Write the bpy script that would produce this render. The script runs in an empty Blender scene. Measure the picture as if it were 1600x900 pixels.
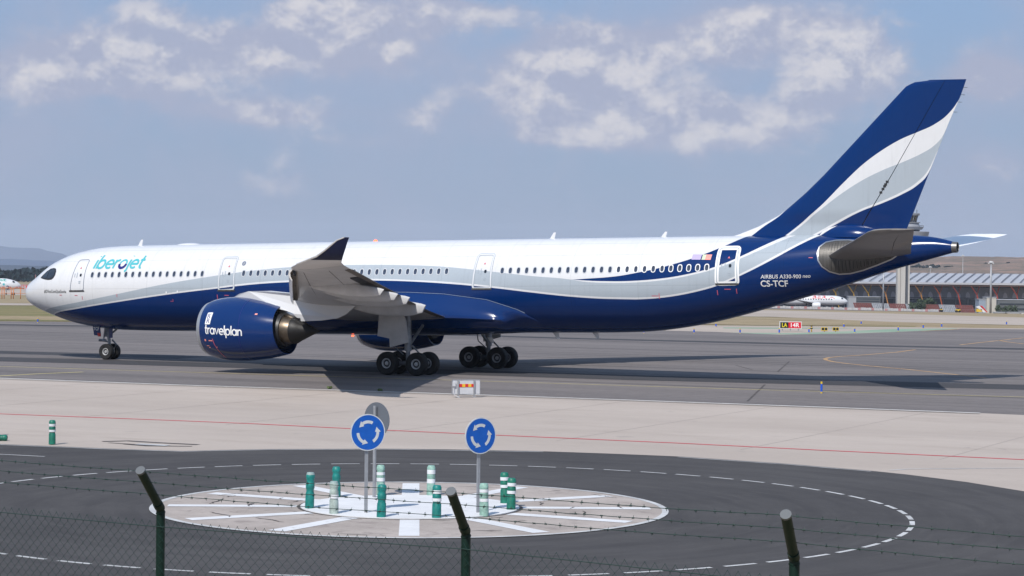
import bpy, bmesh, math, random
import numpy as np
from mathutils import Vector, Matrix
random.seed(7)
rng = np.random.RandomState(7)
C = bpy.context.scene.collection
R = math.radians

# ------------------------------------------------------------------ camera
CAM = np.array([97.5247, -125.632, 6.978]); FPX = 3604.6
A_, P_, O_ = R(25.998), R(0.7364), R(0.6176)
FW = np.array([-math.sin(A_)*math.cos(P_), math.cos(A_)*math.cos(P_), -math.sin(P_)])
_r = np.array([math.cos(A_), math.sin(A_), 0.]); _u = np.cross(_r, FW)
RT = _r*math.cos(O_)+_u*math.sin(O_); UP = _u*math.cos(O_)-_r*math.sin(O_)
cd = bpy.data.cameras.new('camera'); cam = bpy.data.objects.new('camera', cd); C.objects.link(cam)
cd.sensor_width = 36; cd.lens = FPX/1600*36; cd.clip_start = 0.5; cd.clip_end = 60000
m = Matrix.Identity(4)
for i in range(3):
    m[i][0] = RT[i]; m[i][1] = UP[i]; m[i][2] = -FW[i]; m[i][3] = CAM[i]
cam.matrix_world = m
bpy.context.scene.camera = cam

# ------------------------------------------------------------------ world + sun + exposure
SUN_EL = R(46)
sc = bpy.context.scene
sc.view_settings.view_transform = 'Standard'; sc.view_settings.look = 'None'
sc.view_settings.exposure = 0.1; sc.view_settings.gamma = 1
sl = bpy.data.lights.new('sun', 'SUN'); sl.energy = 4.2; sl.angle = R(0.53); sl.color = (1.0, .955, .89)
so = bpy.data.objects.new('sun', sl); C.objects.link(so)
sdir = Vector((-0.05, 1.0, -math.tan(SUN_EL))).normalized()        # direction the light travels
so.rotation_euler = sdir.to_track_quat('-Z', 'Y').to_euler(); so.location = (0, -50, 80)

w = bpy.data.worlds.new("World"); sc.world = w; w.use_nodes = True
nt = w.node_tree; nt.nodes.clear()
def N(t, ty, **k):
    n = t.nodes.new(ty)
    for a, b in k.items(): setattr(n, a, b)
    return n
def mth(t, op, a, b=None, c=None, clamp=False):
    n = N(t, 'ShaderNodeMath', operation=op, use_clamp=clamp)
    for i, x in enumerate((a, b, c)):
        if x is None: continue
        if isinstance(x, (int, float)): n.inputs[i].default_value = x
        else: t.links.new(x, n.inputs[i])
    return n.outputs[0]
def mixc(t, f, a, b, bt='MIX'):
    n = N(t, 'ShaderNodeMix', data_type='RGBA', blend_type=bt)
    for s, x in ((0, f), (6, a), (7, b)):
        if isinstance(x, (int, float)): n.inputs[s].default_value = x
        elif isinstance(x, (tuple, list)): n.inputs[s].default_value = (x[0], x[1], x[2], 1)
        else: t.links.new(x, n.inputs[s])
    return n.outputs[2]
def ramp(t, v, a, b, lo=0., hi=1.):
    n = N(t, 'ShaderNodeMapRange', interpolation_type='SMOOTHSTEP')
    t.links.new(v, n.inputs[0]); n.inputs[1].default_value = a; n.inputs[2].default_value = b
    n.inputs[3].default_value = lo; n.inputs[4].default_value = hi
    return n.outputs[0]
def noise(t, vec, scale, det=5, rough=.55, dist=0.):
    n = N(t, 'ShaderNodeTexNoise'); t.links.new(vec, n.inputs['Vector'])
    n.inputs['Scale'].default_value = scale; n.inputs['Detail'].default_value = det
    n.inputs['Roughness'].default_value = rough; n.inputs['Distortion'].default_value = dist
    return n.outputs[0]
sky = N(nt, 'ShaderNodeTexSky', sky_type='NISHITA', sun_disc=False)
sky.sun_elevation = SUN_EL; sky.sun_rotation = R(180)
sky.altitude = 600; sky.air_density = 1.0; sky.dust_density = 1.6; sky.ozone_density = 1.5
tc = N(nt, 'ShaderNodeTexCoord'); sep = N(nt, 'ShaderNodeSeparateXYZ'); nt.links.new(tc.outputs['Generated'], sep.inputs[0])
az = mth(nt, 'ARCTAN2', sep.outputs[0], sep.outputs[1]); el = mth(nt, 'ARCSINE', sep.outputs[2])
cmb = N(nt, 'ShaderNodeCombineXYZ'); nt.links.new(az, cmb.inputs[0]); nt.links.new(mth(nt, 'MULTIPLY', el, 1.35), cmb.inputs[1])
base = cmb.outputs[0]
off = N(nt, 'ShaderNodeVectorMath', operation='ADD'); nt.links.new(base, off.inputs[0]); off.inputs[1].default_value = (-.0035, .0105, 0)
def fbm(vec):
    a = noise(nt, vec, 11, 3, .5, .2); b = noise(nt, vec, 34, 10, .66, .1)
    return mth(nt, 'ADD', mth(nt, 'MULTIPLY', a, .52), mth(nt, 'MULTIPLY', b, .48))
n1 = fbm(base); n2 = fbm(off.outputs[0])
# cumulus groups: (azimuth offset, elevation, half widths, weight), radians, seen over the airfield
blob = None
for (u, v, ru, rv, wt) in [(560,70,130,65,.31),(480,20,60,30,.16),(370,85,90,30,.2),(195,110,150,55,.22),(40,130,110,50,.16),(240,30,90,40,.12),
        (890,125,120,60,.34),(1070,65,200,38,.24),(1190,25,110,35,.2),(1290,120,130,55,.15),(1540,125,75,40,.32),(1130,195,190,45,.19),
        (890,210,90,20,.20),(660,185,60,40,.12),(700,20,120,25,.15),(1340,60,80,60,.1),(250,160,260,70,.07),(1000,150,300,80,.06),(1200,300,300,50,.05),(300,290,300,40,.05),(400,185,140,22,.15),(560,225,80,14,.07),(1540,250,90,30,.17)]:
    ca = -A_ + (u-800)/3604.; ce = (404-v)/3604.
    dx = mth(nt, 'MULTIPLY', mth(nt, 'SUBTRACT', az, ca), 3604./ru); dy = mth(nt, 'MULTIPLY', mth(nt, 'SUBTRACT', el, ce), 3604./rv)
    r2 = mth(nt, 'ADD', mth(nt, 'MULTIPLY', dx, dx), mth(nt, 'MULTIPLY', dy, dy))
    g = mth(nt, 'MULTIPLY', mth(nt, 'EXPONENT', mth(nt, 'MULTIPLY', r2, -1.)), wt*1.25)
    blob = g if blob is None else mth(nt, 'ADD', blob, g)
dens = mth(nt, 'ADD', n1, blob)
mask = ramp(nt, dens, .61, .735)
wisp = ramp(nt, mth(nt, 'ADD', noise(nt, base, 9, 7, .6, .5), mth(nt, 'MULTIPLY', blob, .8)), .40, .78, 0, .75)
lit = ramp(nt, mth(nt, 'SUBTRACT', n1, n2), -.05, .085)
core = ramp(nt, dens, .64, .84)
litc = mth(nt, 'MULTIPLY', lit, mth(nt, 'ADD', mth(nt, 'MULTIPLY', core, .65), .35))
ccol = mixc(nt, litc, (4.5, 4.85, 6.4), (8.3, 8.0, 8.2))
hz = ramp(nt, el, -.01, .16)
skyc = mixc(nt, .88, sky.outputs[0], mixc(nt, hz, (3.1, 4.25, 6.15), (2.9, 4.6, 7.5)))
c1 = mixc(nt, wisp, skyc, (4.3, 4.75, 6.4))
c2 = mixc(nt, mth(nt, 'MULTIPLY', mask, .86), c1, ccol)
bg = N(nt, 'ShaderNodeBackground'); nt.links.new(c2, bg.inputs[0]); bg.inputs[1].default_value = 0.085
ow = N(nt, 'ShaderNodeOutputWorld'); nt.links.new(bg.outputs[0], ow.inputs[0])

# ------------------------------------------------------------------ helpers
ORG = {}
def tag(o, label=None, cat=None, group=None, kind=None):
    if label: o['label'] = label
    if cat: o['category'] = cat
    if group: o['group'] = group
    if kind: o['kind'] = kind
    return o
def empty(name, loc, label, cat, group=None):
    o = bpy.data.objects.new(name, None); C.objects.link(o); o.location = loc; o.empty_display_size = .2
    ORG[o] = np.array(loc, float); return tag(o, label, cat, group)
class MB:
    def __init__(s): s.v = []; s.f = []; s.m = []; s.sm = []
    def add(s, vs, fs, mi=0, smooth=False):
        b = len(s.v); s.v += [tuple(map(float, p)) for p in vs]
        for f in fs: s.f.append(tuple(b+i for i in f)); s.m.append(mi); s.sm.append(smooth)
        return s
    def box(s, c, d, mi=0, rz=0., bev=0.):
        cx, cy, cz = c; a, b, h = d[0]/2, d[1]/2, d[2]/2
        vs = [(x*a, y*b, z*h) for z in (-1, 1) for x, y in ((-1,-1),(1,-1),(1,1),(-1,1))]
        co, si = math.cos(rz), math.sin(rz)
        vs = [(cx+x*co-y*si, cy+x*si+y*co, cz+z) for x, y, z in vs]
        return s.add(vs, [(3,2,1,0),(4,5,6,7),(0,1,5,4),(1,2,6,5),(2,3,7,6),(3,0,4,7)], mi)
    def tube(s, pts, r, n=8, mi=0, cap=True, smooth=True):
        pts = [np.array(p, float) for p in pts]; rr = r if isinstance(r, (list, tuple)) else [r]*len(pts)
        rings = []
        for i, p in enumerate(pts):
            d = pts[min(i+1, len(pts)-1)]-pts[max(i-1, 0)]; d = d/np.linalg.norm(d)
            a = np.array([0, 0, 1.]) if abs(d[2]) < .9 else np.array([1., 0, 0])
            e1 = np.cross(d, a); e1 /= np.linalg.norm(e1); e2 = np.cross(d, e1)
            rings.append([p+rr[i]*(math.cos(t)*e1+math.sin(t)*e2) for t in np.arange(n)*2*math.pi/n])
        return s.loft(rings, mi, cap, smooth)
    def loft(s, rings, mi=0, cap=True, smooth=True, closed=True):
        n = len(rings[0]); vs = [p for r in rings for p in r]; fs = []
        for i in range(len(rings)-1):
            for j in range(n if closed else n-1):
                k = (j+1) % n; fs.append((i*n+j, i*n+k, (i+1)*n+k, (i+1)*n+j))
        s.add(vs, fs, mi, smooth)
        if cap: s.add(rings[0], [tuple(range(n))[::-1]], mi); s.add(rings[-1], [tuple(range(n))], mi)
        return s
    def build(s, name, mats, parent=None, origin=None, label=None, autos=40):
        me = bpy.data.meshes.new(name)
        po = ORG[parent] if parent is not None else np.zeros(3)
        org = np.array(origin, float) if origin is not None else po
        V = np.array(s.v)-org
        me.from_pydata([tuple(p) for p in V], [], s.f)
        for mt in (mats if isinstance(mats, (list, tuple)) else [mats]): me.materials.append(mt)
        for p, a, b in zip(me.polygons, s.m, s.sm): p.material_index = a; p.use_smooth = b
        bm = bmesh.new(); bm.from_mesh(me); bmesh.ops.remove_doubles(bm, verts=bm.verts, dist=1e-5)
        bmesh.ops.recalc_face_normals(bm, faces=bm.faces)
        for e in bm.edges:
            if len(e.link_faces) == 2 and e.calc_face_angle(0) > R(autos): e.smooth = False
        bm.to_mesh(me); bm.free()
        o = bpy.data.objects.new(name, me); C.objects.link(o)
        if parent is not None: o.parent = parent
        o.location = tuple(org-po); ORG[o] = org
        if label: o['label'] = label
        return o
def copy_tree(o, parent=None):
    c = o.copy(); C.objects.link(c); c.parent = parent; ORG[c] = ORG[o].copy()
    for ch in list(o.children): copy_tree(ch, c)
    return c
def catmull(tab, X):
    tab = np.array(tab, float); x, y = tab[:, 0], tab[:, 1]
    d = np.gradient(y, x); X = np.clip(X, x[0], x[-1]); i = np.clip(np.searchsorted(x, X)-1, 0, len(x)-2)
    h = x[i+1]-x[i]; t = (X-x[i])/h; s = (y[i+1]-y[i])/h
    lim = lambda g, s: np.where(g*s <= 0, 0, np.sign(s)*np.minimum(abs(g), 3*abs(s)))
    a, b = lim(d[i], s), lim(d[i+1], s)
    return (2*t**3-3*t**2+1)*y[i]+(t**3-2*t**2+t)*h*a+(-2*t**3+3*t**2)*y[i+1]+(t**3-t**2)*h*b

# ------------------------------------------------------------------ materials
def M(name, col, rough=.6, metal=0., coat=0., var=0., scale=(1, 1, 1), ns=1., bump=0., col2=None, spec=None):
    m = bpy.data.materials.new(name); m.use_nodes = True; t = m.node_tree; b = t.nodes['Principled BSDF']
    b.inputs['Base Color'].default_value = (*col, 1); b.inputs['Roughness'].default_value = rough
    b.inputs['Metallic'].default_value = metal; b.inputs['Coat Weight'].default_value = coat; b.inputs['Coat Roughness'].default_value = .06
    if spec is not None: b.inputs['Specular IOR Level'].default_value = spec
    if var or col2 or bump:
        tcn = N(t, 'ShaderNodeTexCoord'); mp = N(t, 'ShaderNodeMapping'); t.links.new(tcn.outputs['Object'], mp.inputs[0]); mp.inputs['Scale'].default_value = scale
        n = noise(t, mp.outputs[0], ns, 6, .6)
        f = ramp(t, n, .3, .7)
        c2 = col2 if col2 else tuple(c*(1-var) for c in col)
        c1 = col if col2 else tuple(min(1, c*(1+var*.6)) for c in col)
        t.links.new(mixc(t, f, c2, c1), b.inputs['Base Color'])
        if bump:
            bn = N(t, 'ShaderNodeBump'); bn.inputs['Strength'].default_value = bump; bn.inputs['Distance'].default_value = .02
            t.links.new(noise(t, tcn.outputs['Object'], ns*9, 5), bn.inputs['Height']); t.links.new(bn.outputs[0], b.inputs['Normal'])
    return m
BLUE = (.0, .0215, .115); LGREY = (.36, .405, .45); WHITE = (.64, .645, .66)
m_white = M('white paint', WHITE, .28, coat=.4, var=.02, ns=.6)
m_blue = M('blue paint', BLUE, .16, coat=.25, spec=.4)
m_grey = M('light grey paint', LGREY, .3, coat=.4)
m_wing = M('wing grey paint', (.46, .46, .47), .38, coat=.15, var=.1, scale=(1, .3, 1), ns=1.4)
m_navy = M('navy sharklet paint', (.018, .022, .06), .3, coat=.4)
m_metal = M('bare metal', (.55, .55, .56), .32, 1.)
m_lip = M('inlet lip metal', (.50, .51, .53), .5, .75)
m_hot = M('heat tinted nozzle', (.17, .135, .10), .38, .85, var=.25, ns=2)
m_dark = M('dark recess', (.012, .012, .014), .6)
m_plug = M('sooty plug', (.012, .011, .011), .5, .3)
m_tyre = M('tyre rubber', (.008, .008, .0085), .75, var=.2, ns=4)
m_rim = M('wheel rim', (.50, .50, .50), .45, .3)
m_strut = M('gear strut', (.24, .25, .27), .4, .3, var=.3, ns=3)
m_scrub = M('scrubbed tail plate', (.085, .08, .075), .42, .35, var=.35, scale=(6, .3, .3), ns=2.5)
m_glass = M('dark glass', (.015, .02, .028), .06, coat=.6)
m_cabwin = M('cabin pane', (.045, .06, .095), .15, coat=.4, var=.5, ns=.9)
m_winring = M('window surround', (.50, .52, .55), .35)
m_teal = M('teal paint', (.075, .42, .47), .35); m_dkb = M('deep blue paint', (.012, .015, .16), .35)
m_black = M('black paint', (.02, .02, .022), .45)
m_red = M('red paint', (.55, .02, .02), .4); m_yel = M('yellow paint', (.72, .42, .02), .5)
m_textw = M('white lettering', (.78, .78, .78), .4)
m_line = M('panel joint', (.12, .15, .22), .5)
m_lightjoint = M('pale joint sealant', (.30, .38, .50), .5)
m_apu = M('exhaust ring metal', (.22, .21, .20), .4, .8)
m_pink = M('faded red marking', (.55, .10, .14), .5)

# ------------------------------------------------------------------ terrain
def sstep(a, b, x): t = min(1, max(0, (x-a)/(b-a))); return t*t*(3-2*t)
FH = np.array([-math.sin(A_), math.cos(A_)]); RH = np.array([math.cos(A_), math.sin(A_)])
ZT = [(-200, 3.3), (16, 3.3), (33, 0.), (255, 0.), (1300, -16.2), (2400, -17.5), (2600, -23), (9000, -160), (30000, -560)]
def gz(D, L=0.): return float(np.interp(D, [a for a, _ in ZT], [b for _, b in ZT]))-.0165*min(max(L, 0.), 600.)*min(max((D-255.)/845., 0.), 1.)
def DL(x, y): q = np.array([x, y])-CAM[:2]; return q@FH, q@RH
def XY(D, L): q = CAM[:2]+FH*D+RH*L; return q
def ray(u, v): d = FW*FPX+RT*(u-800)+UP*(450-v); return d/(d@FW)
def at(u, v):
    """point of the ground seen in direction (u, v) of the surveyed photograph"""
    d = ray(u, v); lo = None
    s = np.concatenate([np.arange(20, 300, 1.), np.arange(300, 3000, 5.), np.arange(3000, 12000, 50.)])
    for i, q in enumerate(s):
        P = CAM+d*q
        if P[2] <= gz(*DL(P[0], P[1])): break
    a, b = s[max(i-1, 0)], q
    for _ in range(30):
        c = (a+b)/2; P = CAM+d*c
        if P[2] <= gz(*DL(P[0], P[1])): b = c
        else: a = c
    return CAM+d*b
def atD(u, D):
    L = (u-800)/FPX*D; x, y = XY(D, L); return np.array([x, y, gz(D, L)])
def hpx(D, px): return px*D/FPX

def M_ground(name, c1, c2, ns=.15, scale=(1, 1, 1), fine=.12, rough=.9, rot=0., streak=None, c3=None, bump=.3, stain=None):
    m = bpy.data.materials.new(name); m.use_nodes = True; t = m.node_tree; b = t.nodes['Principled BSDF']
    b.inputs['Roughness'].default_value = rough; b.inputs['Specular IOR Level'].default_value = .25
    tcn = N(t, 'ShaderNodeTexCoord'); mp = N(t, 'ShaderNodeMapping'); t.links.new(tcn.outputs['Object'], mp.inputs[0])
    mp.inputs['Scale'].default_value = scale; mp.inputs['Rotation'].default_value = (0, 0, rot)
    n = noise(t, mp.outputs[0], ns, 8, .62); f = ramp(t, n, .3, .7)
    col = mixc(t, f, c1, c2)
    fn = noise(t, tcn.outputs['Object'], 9, 4, .7)
    col = mixc(t, ramp(t, fn, .3, .75, 0, fine), col, (0, 0, 0))
    fn2 = noise(t, tcn.outputs['Object'], 1.3, 6, .75)
    col = mixc(t, ramp(t, fn2, .35, .8, 0, fine*1.2), col, tuple(min(1, x*1.7) for x in c2))
    if c3: col = mixc(t, ramp(t, noise(t, mp.outputs[0], ns*3.1, 6, .7), .5, .68), col, c3)
    if streak:
        mp2 = N(t, 'ShaderNodeMapping'); t.links.new(tcn.outputs['Object'], mp2.inputs[0]); mp2.inputs['Scale'].default_value = streak[1]
        mp2.inputs['Rotation'].default_value = (0, 0, streak[3] if len(streak) > 3 else 0)
        col = mixc(t, ramp(t, noise(t, mp2.outputs[0], 1., 5, .6), .48, .75, 0, streak[2]), col, streak[0])
    if stain:
        col = mixc(t, ramp(t, noise(t, tcn.outputs['Object'], stain[1], 8, .7, .6), .60, .70, 0, stain[2]), col, stain[0])
    t.links.new(col, b.inputs['Base Color'])
    bn = N(t, 'ShaderNodeBump'); bn.inputs['Strength'].default_value = bump; bn.inputs['Distance'].default_value = .01
    t.links.new(noise(t, tcn.outputs['Object'], 30, 4), bn.inputs['Height']); t.links.new(bn.outputs[0], b.inputs['Normal'])
    return m
g_dry = M_ground('dry grass', (.27, .205, .12), (.36, .28, .175), .05, (1, 1, 1), .25, c3=(.20, .17, .085))
g_green = M_ground('green grass', (.12, .13, .04), (.27, .21, .105), .09, (.5, 2, 1), .3, c3=(.10, .125, .035))
g_taxi = M_ground('taxiway asphalt', (.135, .121, .118), (.210, .186, .177), .05, (.12, 1.6, 1), .16, streak=((.07, .064, .065), (.008, .62, 1), .75), stain=((.11, .10, .10), .35, .35))
g_conc = M_ground('apron concrete', (.40, .34, .295), (.46, .395, .345), .10, (.35, 1, 1), .05, c3=(.39, .33, .285), streak=((.36, .305, .27), (.02, .35, 1), .35), stain=((.15, .14, .14), .8, .25))
g_conc2 = M_ground('far concrete', (.36, .30, .25), (.45, .385, .33), .04, (.3, 1, 1), .06)
g_road = M_ground('road asphalt', (.056, .052, .052), (.077, .072, .071), .12, (1, 1, 1), .14, bump=.5, streak=((.072, .068, .07), (.05, .3, 1), .35))
t = g_road.node_tree; tcn = N(t, 'ShaderNodeTexCoord'); sp_ = N(t, 'ShaderNodeSeparateXYZ'); t.links.new(tcn.outputs['Object'], sp_.inputs[0])
dx_ = mth(t, 'SUBTRACT', sp_.outputs[0], 66.9); dy_ = mth(t, 'SUBTRACT', sp_.outputs[1], -69.2)
rr_ = mth(t, 'SQRT', mth(t, 'ADD', mth(t, 'MULTIPLY', dx_, dx_), mth(t, 'MULTIPLY', dy_, dy_))); an_ = mth(t, 'ARCTAN2', dy_, dx_)
cb_ = N(t, 'ShaderNodeCombineXYZ'); t.links.new(rr_, cb_.inputs[0]); t.links.new(mth(t, 'MULTIPLY', an_, 1.5), cb_.inputs[1])
bs_ = t.nodes['Principled BSDF']; c_in = bs_.inputs['Base Color'].links[0].from_socket
c_in = mixc(t, ramp(t, noise(t, cb_.outputs[0], 1.1, 5, .6), .42, .68, 0, .5), c_in, (.040, .037, .038))
c_in = mixc(t, ramp(t, noise(t, cb_.outputs[0], 2.6, 6, .7, .2), .5, .75, 0, .45), c_in, (.10, .093, .09))
t.links.new(c_in, bs_.inputs['Base Color'])
g_isl = M_ground('island concrete', (.33, .285, .255), (.43, .375, .34), .35, (1, 1, 1), .12, c3=(.28, .24, .22), stain=((.07, .06, .06), .8, .85))
g_wpaint = M_ground('worn white paint', (.60, .60, .61), (.69, .69, .70), .8, (1, 1, 1), .05, stain=((.30, .28, .27), 1.6, .5))
g_wline = M_ground('white road line', (.40, .40, .40), (.56, .56, .56), 1.2, (1, 1, 1), .08, stain=((.15, .14, .14), 2.5, .6))
g_red = M_ground('red line paint', (.50, .035, .06), (.58, .06, .09), .9, (1, 1, 1), .15)
g_yel = M_ground('yellow line paint', (.50, .42, .18), (.60, .52, .24), .6, (1, 1, 1), .2)
g_ora = M_ground('orange line paint', (.34, .20, .10), (.52, .34, .18), .6, (1, 1, 1), .2)
g_gp = M_ground('green surface paint', (.20, .31, .22), (.31, .37, .28), .12, (.4, 1, 1), .1)
g_kerb = M_ground('pale kerb strip', (.56, .53, .50), (.68, .65, .62), 1.1, (1, 1, 1), .15, stain=((.2, .17, .13), 1.4, .6))
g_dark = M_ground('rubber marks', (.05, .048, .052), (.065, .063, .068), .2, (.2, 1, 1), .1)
g_sj = M_ground('slab joint', (.30, .26, .235), (.37, .325, .29), 1.1, (1, 1, 1), .1)
g_tj0 = M_ground('taxiway joint dark', (.085, .076, .076), (.12, .107, .105), .5, (.2, 1, 1), .1)
g_tj1 = M_ground('taxiway worn stripe', (.17, .15, .147), (.225, .20, .19), .5, (.2, 1, 1), .1)
g_seal = M_ground('dark joint sealant', (.07, .062, .06), (.12, .105, .1), 1.1, (1, 1, 1), .1)

Drows = [-150, -40, 0, 16, 20, 24, 28, 33, 60, 100, 160]+list(range(255, 1101, 65))+[1100, 1300, 2200, 2400, 2600, 3500, 6000, 9000, 14000, 21000]
Lc = [-9000, -5000, -2500, -1000, -400, -150]+list(range(0, 601, 50))+[1000, 2500, 5000, 9000]
mb = MB(); vs = []; fs = []
for D in Drows:
    for L in Lc:
        x, y = XY(D, L); vs.append((x, y, gz(D, L)-.06))
nL = len(Lc)
for i in range(len(Drows)-1):
    for j in range(nL-1): fs.append((i*nL+j, i*nL+j+1, (i+1)*nL+j+1, (i+1)*nL+j))
tag(mb.add(vs, fs).build('ground', g_dry), kind='structure')

def band(name, top, bot, mat, lift=0., us=None, sub=10):
    """a paved or planted strip between two edges surveyed as (u, v) points"""
    us = us if us is not None else np.linspace(-500, 2100, 66)
    t = np.array(top, float); b = np.array(bot, float); rows = []
    def ex(T, u):
        if u < T[0, 0]: return T[0, 1]+(u-T[0, 0])*(T[1, 1]-T[0, 1])/(T[1, 0]-T[0, 0])
        if u > T[-1, 0]: return T[-1, 1]+(u-T[-1, 0])*(T[-1, 1]-T[-2, 1])/(T[-1, 0]-T[-2, 0])
        return np.interp(u, T[:, 0], T[:, 1])
    vs = []; fs = []
    for u in us:
        P0 = at(u, ex(t, u)); P1 = at(u, ex(b, u)); d0 = DL(*P0[:2])[0]; d1 = DL(*P1[:2])[0]
        Ds = list(np.linspace(d0, d1, sub))
        col = []
        for k in range(sub):
            q = k/(sub-1); x = P0[0]+(P1[0]-P0[0])*q; y = P0[1]+(P1[1]-P0[1])*q
            col.append((x, y, gz(*DL(x, y))+lift))
        vs += col
    for i in range(len(us)-1):
        for k in range(sub-1): fs.append((i*sub+k, i*sub+k+1, (i+1)*sub+k+1, (i+1)*sub+k))
    return tag(MB().add(vs, fs).build(name, mat), kind='structure')
def ribbon(mb, pts, w, lift=.008, mi=0, closed=False):
    pts = [np.array(p[:2], float) for p in pts]; n = len(pts); vs = []; 
    for i in range(n):
        a = pts[(i-1) % n] if closed else pts[max(i-1, 0)]; b = pts[(i+1) % n] if closed else pts[min(i+1, n-1)]
        d = b-a; d = d/np.linalg.norm(d); nn = np.array([-d[1], d[0]])*w/2
        for s in (-1, 1):
            q = pts[i]+nn*s; vs.append((q[0], q[1], gz(*DL(q[0], q[1]))+lift))
    fs = [(2*i, 2*i+1, (2*i+3) % (2*n), (2*i+2) % (2*n)) for i in range(n if closed else n-1)]
    mb.add(vs, fs, mi)
def dens_px(pts, k=6):
    out = []
    for a, b in zip(pts[:-1], pts[1:]):
        for i in range(k): out.append((a[0]+(b[0]-a[0])*i/k, a[1]+(b[1]-a[1])*i/k))
    return out+[pts[-1]]
def line(name, pts, w, mat, lift=.008, k=6):
    mb = MB(); ribbon(mb, [at(*q) for q in dens_px(pts, k)], w, lift); return tag(mb.build(name, mat), kind='structure')

CURB = [(0, 590.4), (280, 601), (680, 614.3), (960, 624), (1040, 627), (1300, 636.5), (1531, 645.5), (1600, 648.5)]
EDGE = [(0, 693.7), (177.7, 701), (285, 704.6), (350, 703), (420, 701.6), (548, 701.2), (600, 701), (700, 702), (849, 705), (950, 708.5), (1059, 713), (1229, 724.4), (1361, 735.5), (1418, 741.4), (1510, 753), (1600, 767.5)]
FAR = [(0, 502), (300, 504.5), (700, 509), (1000, 515.5), (1117, 518.5), (1217, 523), (1340, 521), (1440, 517), (1500, 513.5), (1600, 514.5)]
# apron, taxiway, road (flush neighbours, butted edge to edge)
us = np.linspace(-400, 2000, 121)
us = np.unique(np.concatenate([us, [0, 177.7, 285, 350, 420, 548, 1361, 1418, 1510, 1600]]))
band('taxiway', FAR, CURB, g_taxi, 0., us)
band('apron', CURB, EDGE, g_conc, 0., us)
vs = []; fs = []; sub = 8
for u in us:
    T = np.array(EDGE); v = np.interp(u, T[:, 0], T[:, 1]) if 0 <= u <= 1600 else (T[0, 1]+u*.041 if u < 0 else T[-1, 1]+(u-1600)*.17)
    P0 = at(u, v); D1 = 34.; L1 = (u-800)/FPX*DL(*P0[:2])[0]*.9; Q = XY(D1, L1)
    for k in range(sub): q = k/(sub-1); vs.append((P0[0]+(Q[0]-P0[0])*q, P0[1]+(Q[1]-P0[1])*q, 0.))
for i in range(len(us)-1):
    for k in range(sub-1): fs.append((i*sub+k, i*sub+k+1, (i+1)*sub+k+1, (i+1)*sub+k))
tag(MB().add(vs, fs).build('road', g_road), kind='structure')
# kerb strip between taxiway and apron
line('kerb', [(-300, 580), (0, 591.2), (280, 601.8), (680, 615.1), (960, 624.8), (1300, 637.2), (1531, 646)], .42, g_kerb, .02)
line('kerb_joint', [(-300, 581.6), (0, 592.8), (280, 603.2), (680, 616.5), (960, 626.1), (1300, 638.4), (1531, 647.2)], .10, g_seal, .008)
line('yellow_edge_line', [(-300, 564), (0, 572.7), (400, 584.8), (800, 597), (1200, 609.5), (1600, 620.5), (2000, 632)], .20, g_yel)
line('apron_line', [(-300, 633), (0, 646.8), (280, 657.5), (400, 662.5), (540, 669.5), (740, 678.5), (1060, 692.6), (1280, 703.5), (1600, 718.4), (1900, 733)], .23, g_red)
line('road_edge_line', [(0, 695), (177.7, 702.2), (285, 705.6), (350, 704.2), (420, 702.8), (600, 702.2), (849, 706.2)], .12, g_wline)
line('faint_apron_line', [(1390, 735), (1420, 733), (1600, 731.5)], .12, g_wline)
line('faint_apron_line', [(1059, 714.3), (1229, 725.7), (1361, 736.8)], .10, g_wline)
line('road_marking', [(-60, 706), (0, 710), (70, 713.5)], .12, g_wline)
line('yellow_lead_line', [(-20, 588.6), (60, 584.2), (130, 581.3)], .28, g_yel)
# orange taxi lines right
loop = [(1540, 590.5), (1480, 584), (1420, 577.5), (1360, 572), (1320, 567.8), (1300, 565), (1291, 562.5), (1289, 560.8), (1294, 559), (1310, 557.2), (1350, 554.6), (1400, 550.5), (1430, 546.5)]
line('orange_taxi_line', loop, .30, g_ora, .008, 4)
line('orange_taxi_line', [(1500, 539), (1530, 535.5), (1560, 532.2), (1600, 527.8)], .28, g_ora)
line('orange_taxi_line', [(1600, 537.5), (1575, 534.5), (1561, 532)], .28, g_ora)
line('orange_taxi_line', [(1440, 517.5), (1480, 515.5), (1500, 513.8)], .35, g_ora)
b = MB()
for k_ in range(-14, 30):
    p0 = at(800, 650)[:2]+np.array([1., 0])*k_*7.5; b0 = p0+np.array([0, 14.5]); b1 = p0-np.array([0, 11.5])
    P0 = [b0+(b1-b0)*q for q in np.linspace(0, 1, 5)]; ribbon(b, P0, .035, .004)
tag(b.build('slab_joint', g_sj), kind='structure')
# dark rubber streaks, long worn wheel paths
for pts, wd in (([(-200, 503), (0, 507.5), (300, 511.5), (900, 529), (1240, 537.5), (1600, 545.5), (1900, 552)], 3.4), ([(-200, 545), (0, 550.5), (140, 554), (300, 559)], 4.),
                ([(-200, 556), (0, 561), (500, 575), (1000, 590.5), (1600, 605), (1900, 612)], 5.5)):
    line('tyre_streak', pts, wd, g_dark if wd < 5 else g_taxi2 if 'g_taxi2' in globals() else g_dark, .004, 8)
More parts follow.
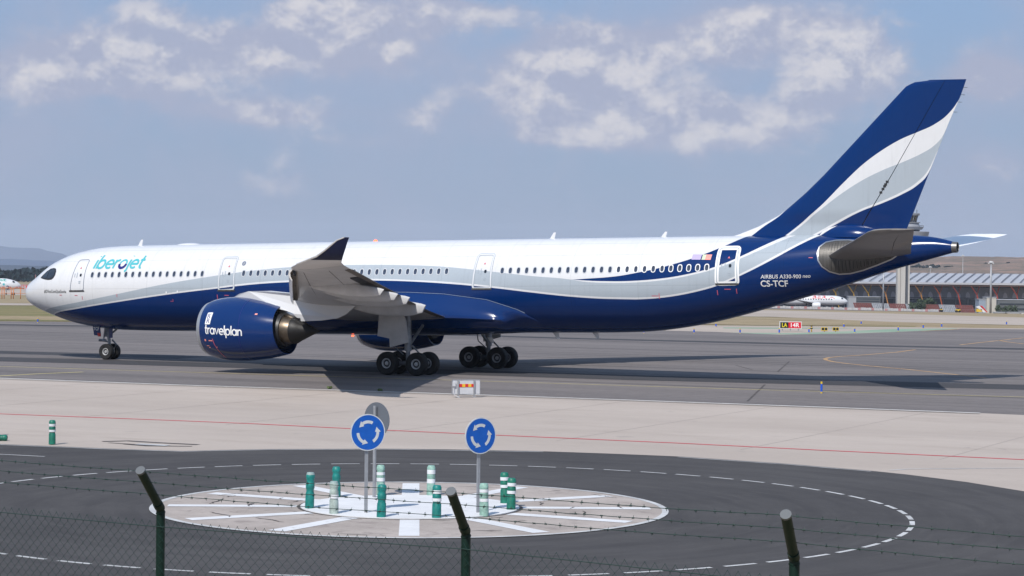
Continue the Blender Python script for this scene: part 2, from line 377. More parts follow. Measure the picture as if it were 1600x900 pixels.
# grass and concrete strips beyond the taxiway
band('grass_verge', [(-400, 473), (0, 477), (300, 478.5), (1100, 494), (1200, 494.5), (1400, 503.5), (1600, 508)], [(-400, 498), (0, 500.5), (300, 503.5), (1000, 513), (1117, 508), (1300, 510), (1500, 512), (1600, 512.5)], g_green, -.028, sub=8)
band('dry_strip', [(1040, 494.5), (1200, 495.5), (1330, 498), (1440, 504), (1600, 508.5)], [(1040, 506), (1200, 507.5), (1330, 508.5), (1440, 511), (1600, 512.8)], g_dry, -.022, np.linspace(1040, 2000, 30))
band('concrete_strip', [(1040, 484), (1200, 484.5), (1400, 490), (1600, 496)], [(1040, 494), (1200, 494.5), (1400, 503), (1600, 508)], g_conc2, -.016, np.linspace(1040, 2000, 30))
band('shoulder', [(1040, 507), (1117, 508.2), (1300, 509.8), (1440, 511.2), (1600, 513)], [(1040, 517), (1117, 518.6), (1217, 523), (1340, 521), (1440, 517), (1500, 513.6), (1600, 514.5)], g_conc2, -.010, np.linspace(1040, 1600, 30), sub=4)
band('green_painted_surface', [(1040, 517.5), (1150, 519.6), (1240, 520.3), (1320, 517.6), (1400, 513.8), (1495, 513.2)], [(1040, 518.3), (1150, 521.3), (1240, 522.4), (1340, 520.6), (1440, 516.8), (1496, 513.8)], g_gp, -.004, np.linspace(1040, 1496, 30), sub=4)
band('green_painted_surface', [(1130, 511.4), (1200, 511.8), (1330, 512.6)], [(1130, 513), (1200, 513.6), (1330, 513)], g_gp, -.004, np.linspace(1130, 1330, 8), sub=3)
band('dry_strip', [(-400, 458), (0, 462), (140, 463)], [(-400, 469), (0, 473.2), (140, 474.2)], g_dry, -.022, np.linspace(-400, 200, 12), sub=6)
band('pale_road', [(-400, 469), (0, 473.4), (140, 474.6)], [(-400, 472), (0, 476.6), (140, 477.6)], g_conc2, -.016, np.linspace(-400, 200, 12), sub=4)
band('far_apron', [(-400, 447), (0, 451.5), (140, 453.4)], [(-400, 456), (0, 460.5), (140, 462.2)], g_conc2, -.016, np.linspace(-400, 200, 12), sub=6)
band('far_ramp', [(1040, 477), (1200, 479), (1600, 486)], [(1040, 481.5), (1200, 482.5), (1600, 490)], g_taxi, -.016, np.linspace(1040, 2000, 30), sub=5)

# ------------------------------------------------------------------ roundabout island
RC = np.array([66.865, -69.096]); RR = 7.175
def disc(mb, c, r0, r1, z, a0=0, a1=2*math.pi, n=96, mi=0):
    vs = []; 
    for i in range(n+1):
        a = a0+(a1-a0)*i/n
        for r in (r0, r1): vs.append((c[0]+r*math.cos(a), c[1]+r*math.sin(a), z))
    mb.add(vs, [(2*i, 2*i+1, 2*i+3, 2*i+2) for i in range(n)], mi)
b = MB(); disc(b, RC, 0.01, RR, .012); tag(b.build('island_pavement', g_isl), kind='structure')
b = MB(); disc(b, RC, RR-.16, RR+.02, .02); disc(b, RC, RR+.021, RR+.022, .016)
tag(b.build('island_edge_line', g_wline), kind='structure')
b = MB()
for k in range(12):
    a = R(-1.7+30*k); d = np.array([math.cos(a), math.sin(a)]); n_ = np.array([-d[1], d[0]])*.26
    vs = []
    for i in range(9):
        r = 3.15+(6.72-3.15)*i/8
        for s in (-1, 1): q = RC+d*r+n_*s; vs.append((q[0], q[1], .020))
    b.add(vs, [(2*i, 2*i+1, 2*i+3, 2*i+2) for i in range(8)])
tag(b.build('radial_stripe_markings', g_wpaint), kind='structure')
b = MB(); disc(b, RC, 3.05, 3.14, .020); tag(b.build('island_joint', g_seal), kind='structure')
b = MB(); disc(b, RC, 0.01, 3.05, .040); disc(b, RC, 3.05, 3.0501, .04)
n = 96; vs = [(RC[0]+3.05*math.cos(t*2*math.pi/n), RC[1]+3.05*math.sin(t*2*math.pi/n), z) for t in range(n) for z in (.01, .04)]
b.add(vs, [(2*i, (2*i+2) % (2*n), (2*i+3) % (2*n), 2*i+1) for i in range(n)])
tag(b.build('island_white_centre', g_wpaint), kind='structure')
b = MB(); dc = np.array([66.93, -69.39]); ang = 177.15
for k in range(65):
    a = R(177.1-5.54*k); disc(b, dc, 13.82-.07, 13.82+.07, .009, a-R(2.0), a+R(2.0), 5)
tag(b.build('dashed_circle_marking', g_wline), kind='structure')
b = MB()
for k_ in range(26):
    a = rng.uniform(0, 6.28); q = rng.uniform(3.3, 6.7); h_ = rng.uniform(0, 6.28); P = []; n_ = rng.randint(4, 10)
    for i in range(n_):
        P.append(RC+np.array([math.cos(a), math.sin(a)])*q); a += rng.uniform(.01, .05); q += rng.uniform(-.09, .09)
    vs = []
    for i, p in enumerate(P):
        w_ = .022*math.sin(math.pi*(i+.3)/n_)+.006
        for sg in (-1, 1): d = (p-RC)/np.linalg.norm(p-RC); vs.append((p[0]+d[0]*w_*sg, p[1]+d[1]*w_*sg, .024))
    b.add(vs, [(2*i, 2*i+1, 2*i+3, 2*i+2) for i in range(n_-1)])
tag(b.build('pavement_crack', g_seal), kind='structure')
# long sealed joints and worn lines along the taxiway
for k_, (yq, wq, mt_) in enumerate([(-16, .12, 0), (-12.5, .2, 1), (-6.5, .10, 0), (-3, .25, 1), (9, .3, 1), (13.5, .15, 0), (17, .5, 1), (22, .25, 0), (26, .3, 1), (31, .35, 0), (36, .5, 1), (41, .3, 0), (48, .5, 1), (55, .4, 0)]):
    b = MB(); P = [np.array([x, yq+.5*math.sin(x*.02+k_)+(.02*(x-40))]) for x in np.arange(-70+rng.uniform(0, 40), 150-rng.uniform(0, 60), 6.)]
    P = [p for p in P if DL(p[0], p[1])[0] < 225 and p[1] > -18]
    if len(P) > 2: ribbon(b, P, wq, .0025+.0002*k_); tag(b.build('taxiway_joint', g_tj1 if mt_ else g_tj0), kind='structure')
# cracked rubber stain lines at the apron edge
b = MB()
for pts, wd in (([(160, 690), (200, 689), (250, 692), (310, 695)], .35), ([(195, 694), (230, 697), (300, 697.5)], .25), ([(170, 692), (260, 697.5)], .2)):
    ribbon(b, [at(*q) for q in dens_px(pts, 4)], wd, .006)
tag(b.build('tar_repair', g_seal), kind='structure')
line('worn_painted_patch', [(215, 694), (262, 696.4)], .45, g_wline, .012)
b = MB()
for pts in (([(1150, 571), (1176, 578)]), ([(1215, 581), (1233, 565)]), ([(1168, 627), (1195, 601)])):
    ribbon(b, [at(*q) for q in dens_px(pts, 4)], .12, .006)
tag(b.build('asphalt_crack', g_seal), kind='structure')

# ------------------------------------------------------------------ aircraft surface tables
T_ = [[0, 4.62], [.1, 4.80], [.47, 5.10], [1.06, 5.45], [1.57, 5.78], [2.28, 6.27], [3.05, 6.64], [3.69, 6.88], [4.33, 7.07], [4.96, 7.21], [5.6, 7.32], [6.36, 7.42], [7.49, 7.50], [9.11, 7.56], [10.59, 7.60], [17.98, 7.76], [25.52, 7.93], [34.05, 8.10], [42.98, 8.27], [50.83, 8.42], [58.15, 8.55], [60.2, 8.55], [61.19, 8.51], [62.18, 8.44], [62.72, 8.36], [63.16, 8.25], [63.4, 8.17]]
B_ = [[0, 4.08], [.16, 3.77], [.49, 3.53], [1.15, 3.22], [1.8, 3.01], [2.32, 2.84], [3.1, 2.61], [3.74, 2.44], [4.38, 2.31], [5.01, 2.21], [5.65, 2.12], [6.92, 2.02], [8.16, 1.975], [10.65, 1.99], [13.15, 2.04], [40.55, 2.58], [43.87, 2.67], [45.3, 2.75], [47.19, 2.98], [49.42, 3.40], [51.26, 3.87], [53.07, 4.38], [54.37, 4.77], [56.46, 5.38], [57.38, 5.68], [59.69, 6.46], [61.4, 6.96], [62.53, 7.29], [63.4, 7.54]]
W_ = [[0, .27], [.1, .48], [.25, .70], [.5, .95], [1.1, 1.38], [1.6, 1.66], [2.3, 1.98], [3.1, 2.26], [4.35, 2.55], [5.65, 2.72], [7.6, 2.81], [9, 2.82], [42, 2.82], [45, 2.78], [48, 2.62], [51, 2.36], [54, 2.0], [57, 1.55], [60, 1.02], [62.5, .50], [63.4, .33]]
def sec(X):
    t = catmull(T_, X); b = catmull(B_, X); w_ = catmull(W_, X); return (t+b)/2, (t-b)/2, w_
def fus_y(X, Z, off=.012, side=-1):
    zc, rz, ry = sec(np.array([X])); q = min(1., max(0., 1-((Z-zc[0])/rz[0])**2)); return side*(ry[0]*math.sqrt(q)+off)

def poly2d(pts):                                              # bmesh polygon in X,Z
    bm = bmesh.new(); vs = [bm.verts.new((p[0], 0, p[1])) for p in pts]; bm.faces.new(vs); return bm
def refine(bm, L=.16):
    bmesh.ops.triangulate(bm, faces=bm.faces[:])
    for _ in range(6):
        es = [e for e in bm.edges if e.calc_length() > L]
        if not es: break
        bmesh.ops.subdivide_edges(bm, edges=es, cuts=1); bmesh.ops.triangulate(bm, faces=bm.faces[:])
def wrap(bm, fn, off=.012, L=.16):
    refine(bm, L)
    for v in bm.verts: v.co.y = fn(v.co.x, v.co.z, off)
    vs = [tuple(v.co) for v in bm.verts]; bm.verts.index_update(); fs = [tuple(v.index for v in f.verts) for f in bm.faces]
    bm.free(); return vs, fs
def ring2d(pts, w0):                                          # closed outline ribbon in X,Z
    pts = [np.array(p, float) for p in pts]; n = len(pts); bm = bmesh.new(); I = []; O = []
    for i in range(n):
        d = pts[(i+1) % n]-pts[i-1]; d /= np.linalg.norm(d); nn = np.array([-d[1], d[0]])*w0/2
        a, b_ = pts[i]+nn, pts[i]-nn; I.append(bm.verts.new((a[0], 0, a[1]))); O.append(bm.verts.new((b_[0], 0, b_[1])))
    for i in range(n): j = (i+1) % n; bm.faces.new((I[i], I[j], O[j], O[i]))
    return bm
def rrect(c, r=.12, k=4):                                     # rounded quad from 4 corners (clockwise)
    out = []; c = [np.array(p, float) for p in c]
    for i in range(4):
        p = c[i]; a = c[i-1]; b_ = c[(i+1) % 4]; da = (a-p)/np.linalg.norm(a-p); db = (b_-p)/np.linalg.norm(b_-p)
        p0, p1 = p+da*r, p+db*r
        for t in np.linspace(0, 1, k+1): out.append((1-t)**2*p0+2*t*(1-t)*p+t*t*p1)
    res = []
    for i in range(len(out)):
        a, b_ = out[i], out[(i+1) % len(out)]; nseg = max(1, int(np.linalg.norm(b_-a)/.18))
        for t in range(nseg): res.append(a+(b_-a)*t/nseg)
    return res
# stroke lettering ------------------------------------------------
def arc(cx, cy, r, a0, a1, n=14, ry=None):
    return [(cx+r*math.cos(R(a0+(a1-a0)*i/n)), cy+(ry or r)*math.sin(R(a0+(a1-a0)*i/n))) for i in range(n+1)]
GL = {'i': (.38, [[(.1, 0), (.1, 1)], [(.1, 1.38), (.1, 1.44)]]), 'b': (1.22, [[(.1, 0), (.1, 1.55)], arc(.56, .5, .46, 0, 360, 22)]),
      'e': (1.18, [[(.08, .5), (1.0, .5)]+arc(.54, .5, .46, 0, 312, 20)]), 'r': (.72, [[(.1, 0), (.1, 1)], arc(.52, .52, .42, 180, 78, 8)]),
      'o': (1.2, [arc(.55, .5, .46, 0, 180, 12), arc(.55, .5, .46, 180, 360, 12)]), 'j': (.42, [[(.2, 1)]+[(.2, -.1)]+arc(-.06, -.12, .26, 0, -75, 6), [(.2, 1.38), (.2, 1.44)]]),
      't': (.70, [[(.26, 1.42), (.26, .3)]+arc(.5, .28, .24, 180, 285, 6), [(.0, .95), (.6, .95)]]),
      'a': (1.22, [arc(.52, .5, .46, 0, 360, 22), [(1.0, 0), (1.0, 1)]]), 'v': (1.02, [[(.02, 1), (.46, .05), (.9, 1)]]),
      'l': (.34, [[(.1, 0), (.1, 1.55)]]), 'p': (1.22, [[(.1, -.5), (.1, 1)], arc(.56, .5, .46, 0, 360, 22)]),
      'n': (1.08, [[(.1, 0), (.1, 1)], arc(.49, .56, .38, 180, 0, 12)+[(.87, 0)]])}
def stroke_text(txt, x0, z0, h, width, fn, sw=.2, shear=0., rise=0., off=.014, wide=None):
    tot = sum(GL[c][0] for c in txt); kx = wide/(tot*h) if wide else 1.
    out = {}; x = 0; e = 0
    for ci, ch in enumerate(txt):
        adv, strokes = GL[ch]
        for si, st in enumerate(strokes):
            pts = [((x+px)*h*kx+py*h*shear, py*h) for px, py in st]
            n = len(pts); L = []; Rr = []; e += 1
            P = [np.array(p) for p in pts]
            for i in range(n):
                d = P[min(i+1, n-1)]-P[max(i-1, 0)]; d = d/(np.linalg.norm(d)+1e-9); nn = np.array([-d[1], d[0]])*sw*h/2*(1.25 if (ch == 'o' and si == 1) else (.8 if ch == 'o' else 1))
                L.append(P[i]+nn); Rr.append(P[i]-nn)
            bm = bmesh.new(); vv = []
            for q in L+Rr: X = x0+q[0]; vv.append(bm.verts.new((X, 0, z0+q[1]+rise*q[0])))
            for i in range(n-1): bm.faces.new((vv[i], vv[i+1], vv[n+i+1], vv[n+i]))
            key = 'd' if (ch == 'o' and si == 1) else 'm'
            vs, fs = wrap(bm, fn, off+.0012*(e % 4), .2); out.setdefault(key, MB()).add(vs, fs)
        x += adv
    return out
def font_mesh(txt, bold=0.):
    cu = bpy.data.curves.new('t', 'FONT'); cu.body = txt; cu.size = 1; cu.offset = bold; cu.resolution_u = 4
    o = bpy.data.objects.new('t', cu); C.objects.link(o); bpy.context.view_layer.update()
    me = bpy.data.meshes.new_from_object(o.evaluated_get(bpy.context.evaluated_depsgraph_get()))
    bpy.data.objects.remove(o); bpy.data.curves.remove(cu)
    v = np.array([tuple(p.co)[:2] for p in me.vertices]); f = [tuple(p.vertices) for p in me.polygons]; bpy.data.meshes.remove(me)
    v -= v.min(0); return v, f
def font_wrap(txt, x0, z0, wd, ht, fn, bold=.01, shear=0., rise=0., off=.014, L=.2):
    v, f = font_mesh(txt, bold); s = v.max(0); v = v/s*np.array([wd, ht]); v[:, 0] += v[:, 1]*shear
    bm = bmesh.new(); vv = [bm.verts.new((x0+a, 0, z0+b_+rise*a)) for a, b_ in v]
    for q in f:
        try: bm.faces.new([vv[i] for i in q])
        except Exception: pass
    vs, fs = wrap(bm, fn, off, L); return MB().add(vs, fs)

# livery material --------------------------------------------------
def fcurve(t, v, tab, x0, x1, z0, z1, n=250):
    tab = np.array(tab, float); X = np.linspace(x0, x1, n*3); 
    Y = np.where((X < tab[0, 0]), tab[0, 1], catmull(tab, X))
    fc = N(t, 'ShaderNodeFloatCurve'); c = fc.mapping.curves[0]; fc.mapping.use_clip = False
    Xs = np.linspace(x0, x1, n); Ys = np.interp(Xs, X, Y)
    c.points[0].location = (0, (Ys[0]-z0)/(z1-z0)); c.points[1].location = (1, (Ys[-1]-z0)/(z1-z0))
    for a, b_ in zip(Xs[1:-1], Ys[1:-1]): c.points.new((a-x0)/(x1-x0), (b_-z0)/(z1-z0))
    for p in c.points: p.handle_type = 'VECTOR'
    fc.mapping.update()
    t.links.new(mth(t, 'DIVIDE', mth(t, 'SUBTRACT', v, x0), x1-x0), fc.inputs['Value'])
    return mth(t, 'ADD', mth(t, 'MULTIPLY', fc.outputs[0], z1-z0), z0)
def livery(name, steps, x0, x1, ox, extra=None, basecol=WHITE):
    m = bpy.data.materials.new(name); m.use_nodes = True; t = m.node_tree; b = t.nodes['Principled BSDF']
    b.inputs['Roughness'].default_value = .2; b.inputs['Coat Weight'].default_value = .12; b.inputs['Coat Roughness'].default_value = .05; b.inputs['Specular IOR Level'].default_value = .28
    tcn = N(t, 'ShaderNodeTexCoord'); s = N(t, 'ShaderNodeSeparateXYZ'); t.links.new(tcn.outputs['Object'], s.inputs[0])
    X = mth(t, 'ADD', s.outputs[0], ox); Z = s.outputs[2]; col = basecol
    for tab, c in steps:
        cv = fcurve(t, X, tab, x0, x1, 0, 20); col = mixc(t, mth(t, 'LESS_THAN', Z, cv), col, c)
    if extra: col = mixc(t, mth(t, 'GREATER_THAN', Z, fcurve(t, X, extra[0], x0, x1, 0, 20)), col, extra[1])
    fr_ = mth(t, 'FRACT', mth(t, 'DIVIDE', mth(t, 'ADD', X, 1.3), 4.27)); ln = mth(t, 'LESS_THAN', fr_, .0055)
    zl_ = mth(t, 'SUBTRACT', Z, mth(t, 'MULTIPLY', X, .0206))
    for zq in (3.35, 4.55, 6.35, 7.02): ln = mth(t, 'MAXIMUM', ln, mth(t, 'COMPARE', zl_, zq, .011))
    if x0 == 0: col = mixc(t, mth(t, 'MULTIPLY', ln, .30), col, mixc(t, .7, col, (0, 0, 0)))
    mpz = N(t, 'ShaderNodeMapping'); t.links.new(tcn.outputs['Object'], mpz.inputs[0]); mpz.inputs['Scale'].default_value = (5, 1, .35)
    col = mixc(t, ramp(t, noise(t, mpz.outputs[0], 1., 5, .6), .5, .8, 0, .22), col, mixc(t, .45, col, (0, 0, 0)))
    n = noise(t, tcn.outputs['Object'], .9, 5, .6); col = mixc(t, ramp(t, n, .35, .75, 0, .06), col, mixc(t, .5, col, (0, 0, 0)))
    t.links.new(col, b.inputs['Base Color']); return m
OX = 32.
gtop = [(0, 2.2), (1.2, 2.95), (2.42, 3.22), (6.09, 3.83), (9.4, 4.43), (12.5, 5.02), (15.49, 5.50), (16.95, 5.71), (18.1, 5.87), (20.24, 6.12), (21.94, 6.27), (24.46, 6.41), (26.96, 6.475), (29.95, 6.50), (31.44, 6.48), (32.91, 6.43), (34.98, 6.28), (36.41, 6.16), (38.71, 5.96), (41.49, 5.77)]
Aa = gtop+[(42.4, 5.84), (43.5, 5.92), (44.5, 6.03), (45.49, 6.21), (46.68, 6.46), (47.86, 6.78), (48.99, 7.15), (50.21, 7.66), (51.03, 8.08), (51.5, 8.38), (52.5, 9), (64, 16.13)]
Bb = gtop+[(42.3, 5.735), (43.04, 5.71), (44.29, 5.71), (45.52, 5.76), (46.75, 5.87), (47.95, 6.04), (49.12, 6.29), (50.28, 6.62), (51.71, 7.24), (52.73, 7.78), (53.89, 8.43), (54.89, 9.03), (64, 14.496)]
Cc = gtop+[(42.3, 5.66), (43.05, 5.62), (44.3, 5.61), (45.52, 5.66), (46.74, 5.76), (47.94, 5.93), (49.11, 6.18), (50.29, 6.50), (51.73, 7.12), (53.5, 7.98), (54.31, 8.41), (55.31, 9.01), (64, 14.224)]
Dd = [(0, 1.8), (3.15, 3.02), (5.99, 3.50), (9.34, 4.0), (12.49, 4.44), (15.55, 4.82), (16.89, 4.97), (18.21, 5.14), (20.38, 5.35), (22.19, 5.46), (25.32, 5.60), (28.03, 5.64), (30.12, 5.62), (31.59, 5.59), (33.04, 5.54), (35.07, 5.42), (36.49, 5.31), (38.75, 5.10), (41.48, 4.88), (43.65, 4.79), (45.49, 4.79), (46.71, 4.87), (47.91, 5.03), (49.12, 5.28), (50.31, 5.61), (51.81, 6.27), (53.69, 7.29), (54.69, 7.90), (55.38, 8.34), (56.38, 8.94), (64, 13.512)]
Ee = [(0, 1.7), (2.95, 2.9), (5.94, 3.40), (9.32, 3.90), (12.48, 4.34), (15.54, 4.72), (16.89, 4.87), (18.21, 5.03), (20.39, 5.24), (22.2, 5.35), (25.33, 5.49), (28.04, 5.54), (30.13, 5.53), (31.6, 5.49), (33.04, 5.43), (35.07, 5.31), (36.49, 5.20), (38.74, 4.99), (41.47, 4.77), (43.64, 4.68), (45.48, 4.68), (46.69, 4.76), (47.9, 4.92), (49.11, 5.17), (50.3, 5.50), (51.81, 6.15), (53.71, 7.15), (54.73, 7.77), (55.66, 8.33), (56.66, 8.93), (64, 13.334)]
m_fus = livery('fuselage livery', [(Aa, BLUE), (Bb, WHITE), (Cc, LGREY), (Dd, WHITE), (Ee, BLUE)], 0, 64, OX)
F1 = [(50, 6.6), (50.65, 6.96), (51.43, 7.32), (53.75, 8.44), (54.89, 9.32), (56.02, 10.29), (57.02, 11.3), (58.25, 12.45), (59.48, 13.33), (60.46, 13.88), (61.43, 14.28), (62.27, 14.66), (62.99, 15.18), (63.4, 15.65), (63.7, 16.1), (64.6, 16.12)]
F2 = [(50, 6.3), (52, 7.35), (54.06, 8.53), (55.76, 9.85), (57.02, 10.80), (58.26, 11.58), (59.48, 12.17), (60.72, 12.66), (61.68, 13.11), (62.29, 13.50), (62.74, 14.0), (63.0, 14.5), (64.6, 14.52)]
F3 = [(50, 5.8), (51.83, 6.67), (53.25, 7.40), (55.77, 8.70), (57.04, 9.41), (58.28, 10.0), (59.5, 10.47), (60.49, 10.93), (61.33, 11.46), (61.94, 12.11), (62.3, 12.82), (62.48, 13.25), (64.6, 13.27)]
F4 = [(50, 5.6), (51.83, 6.53), (53.63, 7.46), (55.78, 8.57), (57.04, 9.26), (58.28, 9.87), (59.51, 10.34), (60.5, 10.79), (61.33, 11.28), (61.95, 11.93), (62.2, 12.45), (62.32, 12.75), (64.6, 12.77)]
GG = [(50, 7.3), (50.64, 7.7), (51.73, 8.44), (52.39, 8.96), (53.35, 9.6), (54.5, 10.8), (64.6, 22)]
m_fin = livery('fin livery', [(F1, WHITE), (F2, LGREY), (F3, WHITE), (F4, BLUE)], 50, 64.6, OX, (GG, WHITE), BLUE)

# ------------------------------------------------------------------ main airliner
plane = empty('airliner', (OX, 0, 0), 'large twin engine airliner in white, grey and deep blue livery filling the taxiway', 'airliner')
Xs = np.unique(np.concatenate([[0, .03, .08, .15, .25, .38, .55, .75, 1], np.arange(1.25, 8, .25), np.arange(8, 42, .8), np.arange(42, 63.41, .3), [63.4]]))
zc, rz, ry = sec(Xs); k = np.ones(len(Xs)); NS = 96
def smooth1(a):
    q = a.copy(); 
    for _ in range(3):
        q[12:-2] = (q[11:-3]+2*q[12:-2]+q[13:-1])/4
    return q
zc, rz, ry = smooth1(zc), smooth1(rz), smooth1(ry)
rings = [[(X, r_*math.cos(2*math.pi*j/NS), c+h*math.sin(2*math.pi*j/NS)) for j in range(NS)] for X, c, h, r_ in zip(Xs, zc, rz, ry)]
b = MB().loft(rings, 0, False); tip = rings[0]
b.add([(-.05, 0, float(zc[0]))]+tip, [(0, 1+(j+1) % NS, 1+j) for j in range(NS)], 0, True)
fus = b.build('fuselage', m_fus, plane, autos=60)
# tail exhaust
b = MB(); e0 = rings[-1]; c0 = np.array([63.4, 0, 7.855])
b.loft([e0, [tuple(c0+(np.array(p)-c0)*.93+np.array([.28, 0, 0])) for p in e0], [tuple(c0+(np.array(p)-c0)*.78+np.array([.28, 0, 0])) for p in e0], [tuple(c0+(np.array(p)-c0)*.7+np.array([-.3, 0, 0])) for p in e0]], 0, False)
b.add([tuple(c0+(np.array(p)-c0)*.7+np.array([-.3, 0, 0])) for p in e0], [tuple(range(NS))], 1)
b.build('tail_exhaust', [m_apu, m_dark], plane)

# belly fairing
b = MB(); rg = []
for X in np.linspace(17.0, 39.2, 48):
    s = (X-17.0)/(39.2-17.0); a = sstep(0, .2, s)*(1-sstep(.66, 1., s)**1.2); c_, h_, r_ = [float(q[0]) for q in sec(np.array([X]))]
    zt = float(np.interp(X, [17, 20, 24, 30.6, 33, 35.9, 37.75, 38.5, 39.2], [3.3, 4.2, 4.75, 4.86, 4.80, 4.50, 3.97, 3.62, 3.2])); zb = c_-h_+.05-.20*a if a > .02 else c_-h_+.06
    yt = -fus_y(X, zt, 0)-.03; H_ = zt-zb
    half = [(yt, zt), (yt+.12*a+.02, zt-.10*H_), (yt+.32*a, zt-.25*H_), (min(yt, 2.80)+.52*a, zt-.42*H_), (2.80+.52*a, zt-.56*H_), (2.62+.50*a, zt-.70*H_), (2.15+.50*a, zt-.84*H_), (1.45+.35*a, zt-.95*H_), (.7, zb-.0), (0, zb-.02)]
    if a < .25:
        q_ = a/.25; half = [(min(y, -fus_y(X, z, 0)+.0+(.4*q_))*(1) if z > c_-h_+.02 else y*.4, z) for y, z in half]
    hs_ = np.array(half); d_ = np.r_[0, np.cumsum(np.hypot(*np.diff(hs_, axis=0).T))]; t_ = np.linspace(0, d_[-1], 22)
    yy, z_ = catmull(np.c_[d_, hs_[:, 0]], t_), catmull(np.c_[d_, hs_[:, 1]], t_)
    rg.append([(X, -y, z) for y, z in zip(yy, z_)]+[(X, y, z) for y, z in list(zip(yy, z_))[::-1][1:]])
b.loft(rg, 0, False, closed=False); fair = b.build('belly_fairing', m_blue, plane, autos=50)
b = MB()
for sd in (-1, 1): b.tube([(g[0][0], sd*(abs(g[0][1])+.045), g[0][2]) for g in rg[16:46]], .010, 4)
b.build('fairing_joint', m_lightjoint, fair)

# cabin windows
proto = None
def ell(cx, cz, a, c, n=14, p=2.6):
    out = []
    for i in range(n):
        t = 2*math.pi*i/n; out.append((cx+a*math.copysign(abs(math.cos(t))**(2/p), math.cos(t)), cz+c*math.copysign(abs(math.sin(t))**(2/p), math.sin(t))))
    return out
wx = [7.15+.533*i for i in range(17)]+[18.78+.533*i for i in range(28)]+[36.9+.5365*i for i in range(25)]
for X in wx:
    Z = 5.462+.0212*X+(.0 if X < 44 else .006*(X-44)**1.3)
    b = MB(); vs, fs = wrap(poly2d(ell(X, Z, .152, .222)), fus_y, .008, .3); b.add(vs, fs, 0)
    o = b.build('cabin_window', m_winring if X < 44 else m_textw, plane, (X, fus_y(X, Z, .01), Z))
    b = MB(); vs, fs = wrap(poly2d(ell(X, Z, .104, .172)), fus_y, .016, .3); b.add(vs, fs, 0)
    b.build('window_pane', m_cabwin, o, (X, fus_y(X, Z, .01), Z))
# cockpit glazing on both sides
for sd in (-1, 1):
    fy = lambda X, Z, off: fus_y(X, Z, off, sd)
    b = MB(); vs, fs = wrap(poly2d([(2.30, 5.36), (2.45, 5.50), (2.78, 5.80), (3.1, 5.97), (3.45, 6.02), (3.72, 5.97), (3.86, 5.8), (3.88, 5.55), (3.78, 5.36), (3.60, 5.25), (3.3, 5.22), (2.9, 5.25), (2.5, 5.31)]), fy, .008, .1); b.add(vs, fs)
    o = b.build('cockpit_window', m_black, plane)
    for q in ([(2.52, 5.42), (2.82, 5.72), (3.12, 5.88), (3.02, 5.34), (2.75, 5.36)], [(3.20, 5.90), (3.5, 5.93), (3.74, 5.84), (3.78, 5.58), (3.62, 5.37), (3.36, 5.32), (3.10, 5.33)]):
        b = MB(); vs, fs = wrap(poly2d(q), fy, .018, .1); b.add(vs, fs); b.build('cockpit_pane', m_glass, o)
# doors
def door(c, outer, inner=None, label=None):
    P = rrect([c[0], c[1], c[2], c[3]], .16)
    b = MB(); mats = [outer[1]]
    vs, fs = wrap(ring2d(P, outer[0]), fus_y, .014, .2); b.add(vs, fs, 0)
    if inner:
        cc = np.mean([np.array(p) for p in P], 0); mats.append(inner[1])
        vs, fs = wrap(ring2d(P, inner[0]), fus_y, .020, .2); b.add(vs, fs, 1)
    o = b.build('cabin_door', mats, plane, label=label)
    xm = (c[0][0]+c[1][0]+c[2][0]+c[3][0])/4; zb = (c[2][1]+c[3][1])/2; zt = (c[0][1]+c[1][1])/2; zm = zb+.5*(zt-zb)
    b = MB(); vs, fs = wrap(poly2d(ell(xm+.18, zm, .085, .10, 12)), fus_y, .014); b.add(vs, fs); b.build('door_window', m_glass, o)
    for (dx, dz, a_, h_) in ((-.32, -.02, .03, .12), (-.12, .0, .03, .16), (.16, -.42, .08, .03), (.16, -.52, .06, .03)):
        b = MB(); vs, fs = wrap(poly2d([(xm+dx-a_, zm+dz-h_), (xm+dx+a_, zm+dz-h_), (xm+dx+a_, zm+dz+h_), (xm+dx-a_, zm+dz+h_)]), fus_y, .014); b.add(vs, fs, 0); b.build('door_placard', m_grey, o)
    b = MB(); vs, fs = wrap(poly2d([(xm-.02, zm+.42), (xm+.12, zm+.42), (xm+.05, zm+.54)]), fus_y, .014); b.add(vs, fs, 0); b.build('door_arrow', m_pink, o)
    b = MB()
    vs, fs = wrap(poly2d([(c[3][0]-.08, zb-.10), (c[2][0]+.06, zb-.07), (c[2][0]+.06, zb+.02), (c[3][0]-.08, zb)]), fus_y, .03); b.add(vs, fs); b.build('door_sill', m_scrub, o)
door([(5.62, 6.57), (6.50, 6.60), (6.55, 4.60), (5.42, 4.56)], (.035, m_line))
door([(16.95, 6.83), (18.00, 6.86), (18.16, 4.83), (17.02, 4.76)], (.12, m_grey), (.05, m_white))
door([(35.08, 7.19), (36.12, 7.22), (36.22, 5.19), (35.02, 5.15)], (.14, m_grey), (.07, m_white))
door([(50.37, 7.70), (51.50, 7.72), (51.60, 5.70), (50.40, 5.66)], (.24, m_textw), (.05, m_grey), 'door with a thick white outline on blue')
